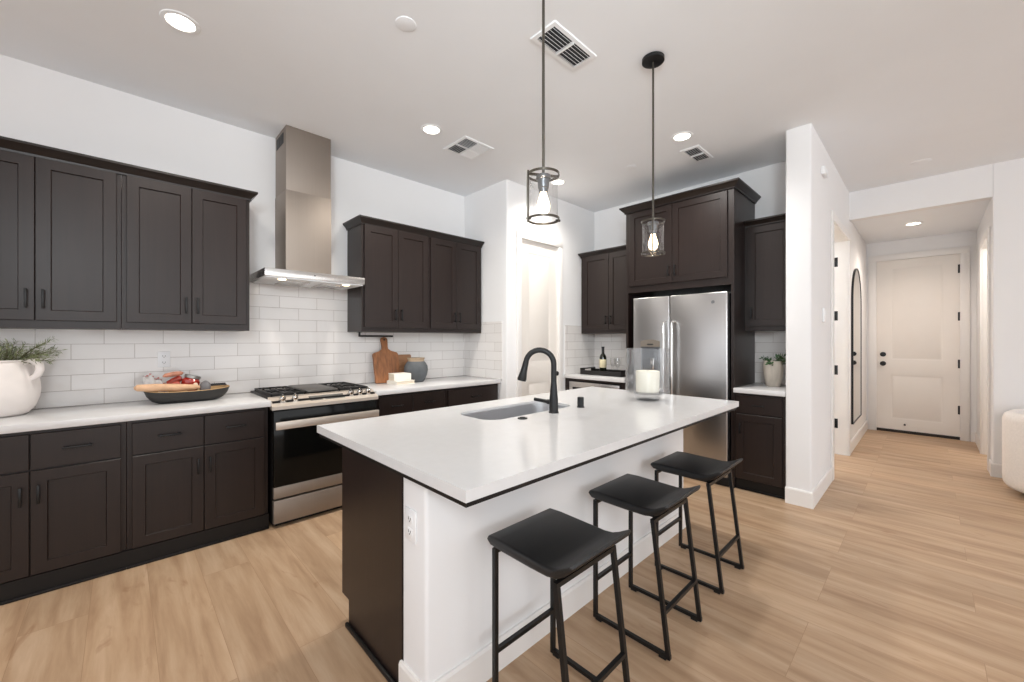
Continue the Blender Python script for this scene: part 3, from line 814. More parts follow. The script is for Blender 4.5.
# oven door: black glass with steel bottom strip
o = MB().box(0.006, RW - 0.006, -0.002, 0.03, 0.294, 0.838, 0.003).build('oven_door', 'darkglass', t)
MB().box(0.006, RW - 0.006, -0.006, 0.03, 0.213, 0.294, 0.003).build('door_trim', 'steelh', o)
b = MB().box(0.008, RW - 0.008, -0.056, -0.036, 0.712, 0.766, 0.003)
for x in (0.04, RW - 0.04): b.box(x - 0.014, x + 0.014, -0.04, 0.0, 0.722, 0.758, 0.003)
b.build('oven_handle', 'rangesteel', o)
MB().box(0.006, RW - 0.006, -0.006, 0.03, 0.036, 0.199, 0.003).build('drawer', 'steelh', t)
# grates, griddle and burners
def grate(x0, x1):
    b = MB(); z = 0.948
    y0, y1 = 0.135, 0.645
    for (a, c, d, e) in ((x0, x1, y0, y0 + 0.012), (x0, x1, y1 - 0.012, y1), (x0, x0 + 0.012, y0, y1), (x1 - 0.012, x1, y0, y1), (x0, x1, (y0 + y1) / 2 - 0.006, (y0 + y1) / 2 + 0.006)):
        b.box(a, c, d, e, z - 0.014, z, 0.002)
    n = 5
    for i in range(1, n):
        x = x0 + (x1 - x0) * i / n
        for (d, e) in ((y0, y0 + 0.085), ((y0 + y1) / 2 - 0.085, (y0 + y1) / 2 + 0.085), (y1 - 0.085, y1)):
            b.box(x - 0.004, x + 0.004, d, e, z - 0.012, z, 0.0015)
    for x in (x0 + 0.006, x1 - 0.006):
        for y in (y0 + 0.006, y1 - 0.006): b.cyl((x, y, 0.925), (x, y, z - 0.01), 0.006, n=8)
    return b
grate(0.02, 0.262).build('grate', 'iron', t)
grate(0.516, 0.758).build('grate', 'iron', t)
o = MB().box(0.272, 0.506, 0.135, 0.645, 0.934, 0.95, 0.004).box(0.285, 0.493, 0.15, 0.63, 0.949, 0.9515, 0.001).build('griddle', 'grid', t)
for x in (0.14, 0.637):
    for y in (0.265, 0.515):
        MB().lathe([(0.0, 0.016), (0.03, 0.016), (0.034, 0.012), (0.034, 0.006), (0.05, 0.004), (0.05, 0.0)], (x, y, 0.926), 28).build('burner', 'iron', t)
for a in range(5):
    pass

# ---------------------------------------------------------------- range hood
t = thing('range_hood', 'stainless chimney range hood mounted over the range', 'range hood', (0.765, YA - 0.009, 1.80))
HW = 0.765
# canopy: front bar higher than the thin rear edge
fy, by = 3.43 - (YA - 0.009), 0.0
MB().box(0, HW, fy, by, 0.028, 0.088, 0.002).build('canopy', 'steel', t)
for x0, x1 in ((-0.0015, 0.0), (HW, HW + 0.0015)):
    pass
# underside tray and filters
o = MB().box(0.012, HW - 0.012, fy + 0.012, by - 0.012, 0.020, 0.029).build('underside', 'ventwhite', t)
for x in (0.10, 0.39):
    b = MB().box(x + 0.06, x + 0.26, fy + 0.14, by - 0.08, 0.014, 0.021, 0.002)
    for i in range(8): b.box(x + 0.075 + i * 0.022, x + 0.083 + i * 0.022, fy + 0.16, by - 0.1, 0.012, 0.016)
    b.build('filter', 'steel', t)
for x in (0.135, 0.630):
    MB().lathe([(0, 0.0), (0.026, 0.0), (0.03, 0.006)], (x, fy + 0.075, 0.016), 24).build('hood_lamp', 'hoodlens', t)
    l = spot('hood_spot', (0.765 + x, YA + fy + 0.075, 1.80), 1.0, (1.0, 0.76, 0.5), R(110), 0.6, 0.02)
# chimney in two sections
cx0, cx1, cy0 = 0.950 - 0.765, 1.306 - 0.765, 3.597 - (YA - 0.009)
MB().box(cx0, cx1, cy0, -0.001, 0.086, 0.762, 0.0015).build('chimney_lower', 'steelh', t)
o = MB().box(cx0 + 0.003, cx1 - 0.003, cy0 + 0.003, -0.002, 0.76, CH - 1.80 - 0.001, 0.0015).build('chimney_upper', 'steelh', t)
b = MB()
for k in range(2):
    b.box(cx0 + 0.0, cx0 + 0.0036, cy0 + 0.075 + k * 0.105, cy0 + 0.165 + k * 0.105, 1.16, 1.245)
b.build('exhaust_grille', 'slot', o)
MB().cyl((HW * 0.5 - 0.03, fy - 0.001, 0.062), (HW * 0.5 - 0.03, fy + 0.004, 0.062), 0.006, n=12).build('button', 'slot', t)

# ---------------------------------------------------------------- refrigerator (faces -X)
t = thing('refrigerator', 'stainless side-by-side refrigerator with dispenser in the dark surround', 'refrigerator', (3.95, 2.207, 0), RZ)
FW, FH = 0.937, 1.79
MB().box(0.0, FW, 0.062, 0.67, 0.03, FH - 0.012, 0.003).build('body', 'kick', t)
MB().box(0.0, FW, 0.03, 0.09, 0.004, 0.085, 0.003).build('base_grille', 'kick', t)
SPL = 2.207 - 1.806
def fdoor(x0, x1):
    return MB().box(x0, x1, 0.0, 0.06, 0.09, FH, 0.010, 3)
d1 = fdoor(0.0, SPL - 0.004).build('freezer_door', 'fridge', t)
d2 = fdoor(SPL + 0.004, FW).build('fridge_door', 'fridge', t)
def fhandle(x):
    b = MB()
    b.tube([(x, -0.002, 0.56), (x, -0.05, 0.575), (x, -0.056, 0.65), (x, -0.056, 1.44), (x, -0.05, 1.515), (x, -0.002, 1.53)], 0.0125, 14)
    return b
fhandle(SPL - 0.042).build('door_handle', 'chrome', d1)
fhandle(SPL + 0.042).build('door_handle', 'chrome', d2)
# dispenser: arched panel over a recess
o = MB().box(0.092, 0.302, -0.006, 0.004, 0.90, 1.335, 0.004).build('dispenser', 'disp', d1)
pts = [(0.09, 1.275), (0.304, 1.275), (0.304, 1.33)] + [(0.304 - 0.214 * i / 10, 1.33 + 0.022 * math.sin(PI * i / 10)) for i in range(1, 10)] + [(0.09, 1.33)]
MB().prism(pts, -0.016, -0.004, 'xz').build('control_panel', 'dispan', o)
MB().box(0.168, 0.232, -0.018, -0.015, 1.292, 1.306).build('display', 'slot', o)
MB().box(0.112, 0.282, -0.0075, -0.005, 0.93, 1.265, 0.001).build('recess', 'duct', o)
MB().box(0.205, 0.245, -0.020, -0.007, 1.04, 1.16, 0.004).build('paddle', 'chrome', o)
MB().lathe([(0, 0.003), (0.014, 0.003), (0.016, 0.0)], n=24).xform(Matrix.Rotation(R(90), 4, 'X')).xform(Matrix.Translation((FW - 0.125, 0, 1.70))).build('emblem', 'socket', d2)

# ---------------------------------------------------------------- faucet and small sink fittings
fb = Vector((1.856, 1.558, 0.914))
t = thing('kitchen_faucet', 'black gooseneck pull-down faucet beside the island sink', 'faucet', fb)
dirv = Vector((-0.7185, 0.6955, 0)).normalized()   # spout swings over the bowl, towards image left
dirv = Vector((-0.60, 0.80, 0)).normalized()
MB().lathe([(0, 0), (0.030, 0), (0.030, 0.006), (0.027, 0.01), (0.0265, 0.04), (0.025, 0.09), (0.0185, 0.165), (0.0170, 0.18), (0, 0.18)], n=32).build('body', 'blackmat', t)
pts = [Vector((0, 0, 0.17)), Vector((0, 0, 0.26))]
r_ = 0.084
for i in range(0, 15):
    a = PI * i / 14 * 0.96
    pts.append(dirv * (r_ - r_ * math.cos(a)) + Vector((0, 0, 0.290 + r_ * math.sin(a))))
MB().tube(pts, 0.0165, 18).build('spout', 'blackmat', t)
e0 = pts[-1]; dn = (pts[-1] - pts[-2]).normalized()
MB().tube([e0 - dn * 0.004, e0 + dn * 0.03, e0 + dn * 0.06, e0 + dn * 0.105, e0 + dn * 0.115], 0.016, 24, radii=[0.0172, 0.0185, 0.021, 0.028, 0.025]).build('spray_head', 'blackmat', t)
MB().ball(e0 + dn * 0.09 + Vector((0, 0, 0)) + dirv.cross(Vector((0, 0, 1))) * 0.024, 0.008).build('spray_button', 'slot', t)
ld = Vector((-0.12, 0.99, 0)).normalized()
MB().tube([ld * 0.015 + Vector((0, 0, 0.062)), ld * 0.045 + Vector((0, 0, 0.062))], 0.015, 18).tube([ld * 0.04 + Vector((0, 0, 0.062)), ld * 0.09 + Vector((0, 0, 0.065)), ld * 0.14 + Vector((0, 0, 0.068))], 0.011, 12, radii=[0.012, 0.0115, 0.011]).build('lever', 'blackmat', t)
tag(MB().lathe([(0, 0.066), (0.018, 0.066), (0.021, 0.062), (0.021, 0.006), (0.025, 0.004), (0.025, 0)], (2.13, 1.563, 0.914), 28).build('air_gap', 'blackmat'), 'small black air gap cap on the island beside the faucet', 'air gap')
tag(MB().lathe([(0, 0.009), (0.014, 0.009), (0.016, 0.005), (0.026, 0.005), (0.028, 0)], (1.593, 1.562, 0.914), 28).build('disposal_button', 'blackmat'), 'flat black push button set in the island top before the sink', 'button')

# ---------------------------------------------------------------- hurricane with candle
t = thing('hurricane_vase', 'large footed clear glass hurricane holding the candle on the island', 'vase', (2.74, 1.417, 0.914))
def glass_vessel(b, rad, z0, z1, th=0.004, n=56):
    b.lathe([(rad, z1), (rad, z0 + 0.02), (rad - 0.006, z0 + 0.006), (rad - 0.02, z0), (0.0, z0), ], (0, 0, 0), n)
    b.lathe([(rad, z1), (rad - th, z1 + 0.001), (rad - th, z0 + 0.022), (rad - 0.022, z0 + 0.008), (0.0, z0 + 0.007)], (0, 0, 0), n)
b = MB(); glass_vessel(b, 0.156, 0.052, 0.372); b.build('cylinder', 'thick_glass', t)
MB().lathe([(0.0, 0.0), (0.075, 0.0), (0.082, 0.004), (0.086, 0.018), (0.098, 0.04), (0.098, 0.052), (0.0, 0.0525)], n=48).build('foot', 'thick_glass', t)
t = thing('pillar_candle', 'thick white pillar candle inside the glass hurricane', 'candle', (2.74, 1.417, 0.914 + 0.060))
MB().lathe([(0, 0), (0.078, 0), (0.080, 0.004), (0.084, 0.143), (0.081, 0.150), (0.074, 0.151), (0.060, 0.146), (0, 0.145)], n=48).build('wax', 'wax', t)
MB().cyl((0, 0, 0.145), (0.002, 0, 0.16), 0.0015, n=8).build('wick', 'wick', t)

# ---------------------------------------------------------------- pendants
def pendant(loc, label, rz):
    t = thing('pendant_light', label, 'pendant light', loc, rz, 'pendant lights over the island')
    # loc is at the bottom of the shade
    H_ = CH - loc[2]
    MB().lathe([(0, 0.0), (0.055, 0.0), (0.066, -0.004), (0.066, -0.022), (0.058, -0.026), (0, -0.026)], (0, 0, H_), 36).build('canopy', 'blackmat', t)
    MB().cyl((0, 0, 0.205), (0, 0, H_ - 0.02), 0.0062, n=14).build('rod', 'bronze', t)
    fr = MB()
    for z in (0.012, 0.208):
        fr.lathe([(0.067, z - 0.005), (0.071, z - 0.005), (0.071, z + 0.005), (0.067, z + 0.005), (0.067, z - 0.005)], n=44)
    fr.box(-0.071, 0.071, -0.006, 0.006, 0.203, 0.211)
    fr.box(0.066, 0.076, -0.005, 0.005, -0.004, 0.222, 0.002)
    for s in (-1, 1):
        fr.cyl((s * 0.078, 0, 0.012), (s * 0.058, 0, 0.012), 0.0055, n=10)
    fr.build('frame', 'bronze', t)
    MB().lathe([(0.064, 0.012), (0.064, 0.19), (0.0625, 0.19), (0.0625, 0.012), (0.064, 0.012)], n=44).build('glass_shade', 'glass', t)
    MB().lathe([(0, 0.205), (0.032, 0.205), (0.034, 0.19), (0.026, 0.186), (0.024, 0.15), (0.020, 0.148), (0.019, 0.13), (0, 0.13)], n=28).build('socket', 'socket', t)
    MB().lathe([(0, 0.132), (0.013, 0.132), (0.015, 0.12), (0.026, 0.085), (0.029, 0.068), (0.024, 0.048), (0.012, 0.036), (0, 0.034)], n=28).build('bulb', 'bulb', t)
    point('pendant_lamp', (loc[0], loc[1], loc[2] + 0.07), 17.0, (1.0, 0.84, 0.64), 0.03)
    return t
pendant((1.335, 1.18, 1.868), 'glass cylinder pendant on a rod over the sink side of the island', R(150))
pendant((2.352, 1.18, 1.868), 'glass cylinder pendant with visible black canopy before the refrigerator cabinet', R(-155))

# ---------------------------------------------------------------- ceiling fixtures
def downlight(x, y, z, label, power, col=(1.0, 0.95, 0.87)):
    t = thing('recessed_light', label, 'ceiling light', (x, y, z), 0, 'recessed ceiling lights')
    MB().lathe([(0.062, 0.0), (0.066, -0.006), (0.085, -0.004), (0.088, 0.0)], n=40).build('trim_ring', 'ventwhite', t)
    MB().lathe([(0, -0.003), (0.062, -0.003), (0.063, 0.0)], n=40).build('lens', 'lens', t)
    spot('downlight', (x, y, z - 0.03), power, col, R(150), 0.9, 0.12)
downlight(0.232, 2.839, CH, 'lit recessed light above the left wall cabinets', 90)
downlight(1.838, 2.853, CH, 'lit recessed light beside the square ceiling vent', 102)
downlight(3.438, 1.464, CH, 'lit recessed light beside the small vent over the refrigerator', 95, (1.0, 0.97, 0.93))
downlight(3.453, 2.838, CH, 'lit recessed light before the pantry door, partly behind a pendant', 84)
downlight(7.05, 0.13, HC, 'lit recessed light in the hallway ceiling', 55, (1.0, 0.86, 0.76))
point('side_room_fill', (6.3, 1.7, 2.4), 250, (0.94, 0.97, 1.0), 0.15)  # unseen fill light, added so the side room is not dark
point('closet_room_fill', (7.0, -1.1, 2.4), 24, (1.0, 0.98, 0.94), 0.15)  # unseen fill light added in the room off the hallway

def disc(name, label, x, y, r, z=CH, cat='ceiling cover'):
    tag(MB().lathe([(0, -0.004), (r - 0.004, -0.004), (r - 0.001, -0.003), (r, 0.0)], (x, y, z), 36).build(name, 'ceil'), label, cat)
disc('ceiling_cover', 'round white cover plate on the ceiling above the range', 1.122, 1.996, 0.055)
disc('ceiling_cover', 'small round cover plate before the refrigerator cabinet crown', 3.679, 2.08, 0.05)
disc('ceiling_cover', 'round white plate near the hallway header', 5.609, 0.052, 0.075)

def vent(label, x0, x1, y0, y1, along_x, four=False):
    t = thing('ceiling_vent', label, 'air vent', ((x0 + x1) / 2, (y0 + y1) / 2, CH))
    a, c = (x1 - x0) / 2, (y1 - y0) / 2
    m_ = 0.028
    b = MB()
    def rc(ins, z): return [(-a + ins, -c + ins, z), (a - ins, -c + ins, z), (a - ins, c - ins, z), (-a + ins, c - ins, z)]
    b.loops([rc(0, -0.001), rc(0.004, -0.008), rc(m_ - 0.002, -0.010), rc(m_, -0.008), rc(m_, -0.001)])
    b.build('frame', 'ventwhite', t)
    MB().box(-a + m_, a - m_, -c + m_, c - m_, -0.0015, -0.0005).build('duct_opening', 'duct', t)
    b = MB()
    if four:
        b.box(-a + m_, a - m_, -0.006, 0.006, -0.013, -0.002); b.box(-0.006, 0.006, -c + m_, c - m_, -0.013, -0.002)
        for (qx, qy) in ((-1, -1), (-1, 1), (1, 1), (1, -1)):
            ax_x = (qx * qy) > 0
            L_ = a - m_ - 0.008
            for i in range(6):
                o_ = 0.014 + (L_ - 0.014) * i / 5.4
                tilt = -R(42) * (qx if not ax_x else qy)
                if ax_x:
                    mt = Matrix.Translation((qx * (0.006 + L_ / 2), qy * o_, -0.008)) @ Matrix.Rotation(tilt, 4, 'X')
                    b.box(-L_ / 2, L_ / 2, -0.010, 0.010, -0.0008, 0.0008, mtx=mt)
                else:
                    mt = Matrix.Translation((qx * o_, qy * (0.006 + L_ / 2), -0.008)) @ Matrix.Rotation(-tilt, 4, 'Y')
                    b.box(-0.010, 0.010, -L_ / 2, L_ / 2, -0.0008, 0.0008, mtx=mt)
    else:
        b.box(-0.006, 0.006, -c + m_, c - m_, -0.016, -0.002)
        n = 6
        for i in range(n):
            y = -c + m_ + (2 * (c - m_)) * (i + 0.5) / n
            mt = Matrix.Translation((0, y, -0.009)) @ Matrix.Rotation(R(52), 4, 'X')
            b.box(-a + m_, a - m_, -0.008, 0.008, -0.0008, 0.0008, mtx=mt)
    b.build('louvers', 'ventwhite', t)
vent('large rectangular ceiling vent behind the near pendant rod', 1.685, 2.085, 1.405, 1.592, True)
vent('square four-way ceiling vent before the corner wall cabinet', 2.095, 2.425, 2.735, 3.065, True, True)
vent('small rectangular ceiling vent over the refrigerator cabinet', 3.685, 4.04, 1.42, 1.592, True)

# wall devices on the partition
t = thing('motion_sensor', 'small white sensor box high on the partition wall', 'sensor', (4.44, YP0, 2.822))
MB().box(-0.075, 0.075, -0.03, 0, -0.035, 0.035, 0.008).build('housing', 'plastic', t)
MB().box(-0.045, 0.045, -0.034, -0.028, -0.024, 0.012, 0.003).build('lens', 'ventwhite', t)
t = thing('thermostat', 'slim white thermostat on the partition wall beside the doorway', 'thermostat', (4.47, YP0, 1.565))
MB().box(-0.045, 0.045, -0.018, 0, -0.062, 0.062, 0.006).build('housing', 'plastic', t)
MB().box(-0.030, 0.030, -0.0195, -0.017, -0.01, 0.045, 0.001).build('screen', 'ventwhite', t)
# arched mirror
t = thing('arched_mirror', 'tall arched mirror with thin black frame in the hallway', 'mirror', (6.76, YP0, 0.325))
def arch(w_, h_, n=20):
    r_ = w_ / 2
    return [(-r_, 0), (r_, 0)] + [(r_ * math.cos(PI * i / n), h_ - r_ + r_ * math.sin(PI * i / n)) for i in range(n + 1)]
AW, AH = 0.86, 1.93
o_, i_ = arch(AW, AH), arch(AW - 0.022, AH - 0.022)
i_ = [(x, z + 0.011) for x, z in i_]
b = MB()
b.loops([[(x, 0.0, z) for x, z in o_], [(x, -0.022, z) for x, z in o_], [(x, -0.022, z) for x, z in i_], [(x, 0.0, z) for x, z in i_], [(x, 0.0, z) for x, z in o_]])
bmesh.ops.remove_doubles(b.bm, verts=b.bm.verts, dist=1e-5)
b.build('frame', 'black', t)
MB().prism(i_, -0.017, -0.004, 'xz').build('glass', 'mirror', t, 0)

# ---------------------------------------------------------------- bar stools
def stool(label, loc):
    t = thing('bar_stool', label, 'bar stool', loc, 0, 'black bar stools at the island')
    # local x across, +y towards the island
    prof_t = [(0.213, 0.596), (0.218, 0.603), (0.214, 0.612), (0.205, 0.618), (0.15, 0.621), (0.0, 0.617), (-0.07, 0.615), (-0.105, 0.619), (-0.135, 0.630), (-0.165, 0.647), (-0.180, 0.655)]
    prof_b = [(-0.184, 0.646), (-0.178, 0.634), (-0.15, 0.607), (-0.12, 0.589), (-0.08, 0.580), (0.0, 0.578), (0.15, 0.580), (0.20, 0.583)]
    poly = prof_t + prof_b
    hw = 0.182
    b = MB()
    rings = []
    for x, k in ((-hw, 0.0), (-hw + 0.002, 0.5), (-hw + 0.006, 0.85), (-hw + 0.012, 1.0), (hw - 0.012, 1.0), (hw - 0.006, 0.85), (hw - 0.002, 0.5), (hw, 0.0)):
        ins = (1 - k) * 0.010
        ring = []
        for y, z in poly:
            ym = y - math.copysign(min(abs(y - 0.015), ins * 1.2), y - 0.015) if abs(y) > 0.12 else y
            zc = 0.601 + (max(0, -y - 0.10) * 0.52)
            ring.append((x, ym, zc + (z - zc) * (0.35 + 0.65 * k)))
        rings.append(ring)
    b.loops(rings, True, True)
    b.build('seat', 'seat', t, 50)
    hx, yf, yb = 0.166, 0.182, -0.182        # half width of the legs, island side, room side
    ytop = -0.112
    zt, q = 0.566, 0.0085
    for s in (-1, 1):
        MB().tube([(s * hx, yf, 0.008), (s * hx, yf, zt)], q, 4, sq=True).build('leg', 'black', t)
        MB().tube([(s * hx, yb, 0.008), (s * hx, ytop, zt + 0.004)], q, 4, sq=True).build('leg', 'black', t)
        MB().tube([(s * hx, yf + q, 0.018), (s * hx, yb - q, 0.018)], q * 0.95, 4, sq=True).build('floor_rail', 'black', t)
        MB().tube([(s * 0.105, yf - q, zt), (s * 0.105, ytop + q, zt)], q, 4, sq=True).box(s * 0.105 - 0.008, s * 0.105 + 0.008, 0.12, 0.15, zt, 0.582).box(s * 0.105 - 0.008, s * 0.105 + 0.008, -0.075, -0.045, zt, 0.582).build('seat_rail', 'black', t)
        for y in (yf - 0.02, yb + 0.025):
            MB().box(s * hx - 0.009, s * hx + 0.009, y - 0.016, y + 0.016, 0.0, 0.011, 0.002).build('foot_pad', 'blackmat', t)
    for y in (yf, ytop):
        MB().tube([(-hx - q, y, zt), (hx + q, y, zt)], q, 4, sq=True).build('cross_rail', 'black', t)
    MB().tube([(-hx, -0.160, 0.192), (hx, -0.160, 0.192)], q * 0.95, 4, sq=True).build('footrest', 'black', t)
    MB().tube([(-hx, yf, 0.19), (hx, yf, 0.19)], q * 0.95, 4, sq=True).build('footrest', 'black', t)
    return t
st = stool('nearest black bar stool, at the open end of the island', (1.168, 0.942, 0))
for lab, x in (('black bar stool standing between the other two at the island', 1.819), ('black bar stool farthest along the island, closest to the refrigerator', 2.450)):
    c = copy_tree(st); c.location = (x, 0.942, 0); c['label'] = lab

# ---------------------------------------------------------------- round armchair at the right edge
t = thing('round_armchair', 'white upholstered barrel armchair cut off by the right edge', 'armchair', (5.63, -0.875, 0), R(-60))
b = MB()
n = 40
a0, a1 = R(-140), R(140)
prof = []
for i in range(n + 1):
    a = PI - (a0 + (a1 - a0) * i / n)
    ro, ri = 0.42, 0.31
    ca, sa = math.cos(a), math.sin(a)
    ring = [(ro - 0.05, 0.06), (ro - 0.02, 0.07), (ro - 0.004, 0.10), (ro, 0.16), (ro, 0.65), (ro - 0.012, 0.695), (ro - 0.045, 0.718), (ri + 0.045, 0.718), (ri + 0.012, 0.695), (ri, 0.65), (ri, 0.06)]
    prof.append([(r * ca, r * sa, z) for r, z in ring])
b.loops(prof, True, True)
b.build('shell', 'boucle', t, 50)
MB().lathe([(0, 0.06), (0.30, 0.06), (0.308, 0.08), (0.308, 0.40), (0.30, 0.44), (0.26, 0.46), (0, 0.465)], n=44).build('seat_cushion', 'boucle', t, 50)
MB().lathe([(0, 0), (0.29, 0), (0.30, 0.006), (0.30, 0.066), (0, 0.066)], n=44).build('base', 'darkbase', t)

# ---------------------------------------------------------------- pitcher with rosemary
pc = Vector((-0.526, 3.712, 0.914))
t = thing('ceramic_pitcher', 'large white ceramic pitcher with handles, cut by the left edge', 'pitcher', pc)
b = MB()
b.lathe([(0, 0.0), (0.115, 0.0), (0.132, 0.008), (0.160, 0.045), (0.176, 0.10), (0.180, 0.15), (0.175, 0.20), (0.163, 0.25), (0.150, 0.29), (0.146, 0.305), (0.152, 0.316), (0.148, 0.320), (0.138, 0.312), (0.136, 0.290), (0.165, 0.22), (0.165, 0.12), (0.10, 0.03), (0, 0.03)], n=56)
b.build('body', 'ceramic', t)
for s, nm in ((1, 'handle'), (-1, 'handle')):
    hd = Vector((0.88, -0.48, 0)).normalized() * s
    pts = []
    for q in [(0.130, 0.300), (0.155, 0.314), (0.186, 0.312), (0.207, 0.292), (0.211, 0.262), (0.198, 0.230), (0.160, 0.200)]:
        pts.append(hd * q[0] + Vector((0, 0, q[1])))
    b = MB().tube(pts, 0.016, 14, radii=[0.015, 0.017, 0.018, 0.018, 0.018, 0.017, 0.014])
    b.build(nm, 'ceramic', t)
def sprig(b, leafb, p0, d, ln, nl, ll, lw, droop=0.5, seed=0):
    rnd = random.Random(seed)
    pts = []
    p = Vector(p0); v = Vector(d).normalized()
    for i in range(9):
        pts.append(p.copy())
        p = p + v * (ln / 8)
        v = (v + Vector((rnd.uniform(-.09, .09), rnd.uniform(-.09, .09), -droop / 8))).normalized()
    b.tube(pts, 0.002, 6, radii=[0.0022 - 0.00015 * i for i in range(9)])
    for i in range(nl):
        f = 0.12 + 0.88 * i / nl
        k = min(7, int(f * 8)); q = pts[k].lerp(pts[k + 1], f * 8 - k)
        tg = (pts[k + 1] - pts[k]).normalized()
        rv = Vector((rnd.uniform(-1, 1), rnd.uniform(-1, 1), rnd.uniform(-1, 1)))
        rv = (rv - tg * rv.dot(tg)).normalized()
        ld = (tg * 0.75 + rv).normalized()
        L_ = ll * rnd.uniform(0.7, 1.15)
        sd = ld.cross(tg).normalized() * lw
        nm = ld.cross(sd).normalized() * lw * 0.35
        tip = q + ld * L_
        mid = q + ld * L_ * 0.5
        bm = leafb.bm
        vs = [bm.verts.new(x) for x in (q, mid + sd, tip, mid - sd, mid + nm, mid - nm)]
        for a, c2, e in ((0, 1, 4), (1, 2, 4), (2, 3, 4), (3, 0, 4), (1, 0, 5), (2, 1, 5), (3, 2, 5), (0, 3, 5)):
            bm.faces.new((vs[a], vs[c2], vs[e]))
t = thing('rosemary_plant', 'grey-green rosemary sprigs spilling from the white pitcher', 'plant', pc + Vector((0, 0, 0.06)))
sb, lb = MB(), MB()
rnd = random.Random(3)
for i in range(48):
    a = rnd.uniform(0, 2 * PI)
    tilt = rnd.uniform(0.25, 0.95)
    d = Vector((math.cos(a) * tilt, math.sin(a) * tilt * 0.75, rnd.uniform(0.8, 1.3)))
    p0 = Vector((0.07 * math.cos(a), 0.07 * math.sin(a), 0.20))
    sprig(sb, lb, p0, d, rnd.uniform(0.13, 0.21), 36, 0.030, 0.0026, 0.7, i)
for i, (d, ln) in enumerate((((0.9, -0.55, 1.0), 0.23), ((0.95, -0.3, 0.9), 0.21), ((0.8, -0.75, 0.8), 0.20), ((1.0, -0.4, 1.2), 0.25), ((0.7, -0.6, 1.5), 0.24), ((0.85, -0.6, 0.7), 0.20), ((0.9, -0.4, 1.6), 0.25))):
    sprig(sb, lb, Vector((0.07, -0.05, 0.21)), d, ln, 46, 0.032, 0.0026, 0.9, 100 + i)
sb.build('stems', 'stem', t)
lb.build('leaves', 'leaf', t, 0)

# ---------------------------------------------------------------- black bowl and what lies in it
bc = Vector((0.345, 3.66, 0.914))
t = thing('dough_bowl', 'long black wooden dough bowl on the left countertop', 'bowl', bc)
b = MB()
def bowl_ring(L_, W_, z, lift=0.0, n=44):
    return [(L_ * math.copysign(abs(math.cos(2 * PI * i / n)) ** 0.8, math.cos(2 * PI * i / n)), W_ * math.copysign(abs(math.sin(2 * PI * i / n)) ** 0.8, math.sin(2 * PI * i / n)), z + lift * abs(math.cos(2 * PI * i / n)) ** 2) for i in range(n)]
b.loops([bowl_ring(0.165, 0.070, 0.0), bowl_ring(0.20, 0.094, 0.018), bowl_ring(0.225, 0.112, 0.05), bowl_ring(0.240, 0.122, 0.078, 0.012)], cap0=True)
b.build('shell', 'bowlblack', t, 60)
b = MB()
b.loops([bowl_ring(0.240, 0.122, 0.078, 0.012), bowl_ring(0.237, 0.119, 0.082, 0.012), bowl_ring(0.228, 0.111, 0.078, 0.012), bowl_ring(0.20, 0.092, 0.035), bowl_ring(0.15, 0.06, 0.02)], cap1=True)
b.build('inside', 'bowlrim', t, 60)
# baguette sticking out of the left end
o = MB().tube([bc + Vector(v) for v in ((-0.283, -0.040, 0.116), (-0.270, -0.046, 0.118), (-0.18, -0.066, 0.115), (-0.07, -0.072, 0.107), (0.02, -0.068, 0.102), (0.055, -0.064, 0.100))], 0.02, 16, radii=[0.010, 0.022, 0.026, 0.026, 0.020, 0.008]).build('baguette', 'bread')
tag(o, 'tan baguette lying across the left end of the black bowl', 'bread')
# folded cloth with red lettering stripes
t = thing('tea_towel', 'pale printed tea towel crumpled in the black bowl', 'towel', bc)
b = MB()
nx, ny = 22, 14
vs = [[None] * ny for _ in range(nx)]
for i in range(nx):
    for j in range(ny):
        u_, v_ = i / (nx - 1), j / (ny - 1)
        x = -0.240 + 0.13 * u_
        y = -0.035 + 0.13 * v_
        z = 0.112 + 0.080 * math.sin(PI * v_ * 0.9) * (0.6 + 0.4 * math.sin(3 * u_ + 1)) + 0.010 * math.sin(17 * u_ + 5 * v_) - 0.05 * u_ * (1 - v_)
        vs[i][j] = b.bm.verts.new((x, y, z))
for i in range(nx - 1):
    for j in range(ny - 1):
        b.bm.faces.new((vs[i][j], vs[i + 1][j], vs[i + 1][j + 1], vs[i][j + 1]))
r_ = bmesh.ops.solidify(b.bm, geom=b.bm.faces[:], thickness=0.003)
b.build('cloth', 'towel', t, 60)
b = MB()
for i in range(9):
    x = -0.232 + i * 0.014
    v_ = 0.60; u_ = (x + 0.240) / 0.13
    y = -0.035 + 0.13 * v_
    z = 0.112 + 0.080 * math.sin(PI * v_ * 0.9) * (0.6 + 0.4 * math.sin(3 * u_ + 1)) + 0.010 * math.sin(17 * u_ + 5 * v_) - 0.05 * u_ * (1 - v_)
    m_ = Matrix.Translation((x, y, z + 0.004)) @ Matrix.Rotation(R(random.uniform(-12, 12)), 4, 'Y')
    b.box(-0.005, -0.002, -0.010, 0.010, -0.004, 0.006, mtx=m_).box(0.002, 0.005, -0.010, 0.010, -0.004, 0.004 + 0.002 * (i % 3), mtx=m_)
    if i % 2: b.box(-0.005, 0.005, -0.010, 0.010, 0.002, 0.005, mtx=m_)
b.build('printed_marks', 'redcloth', t, 0)
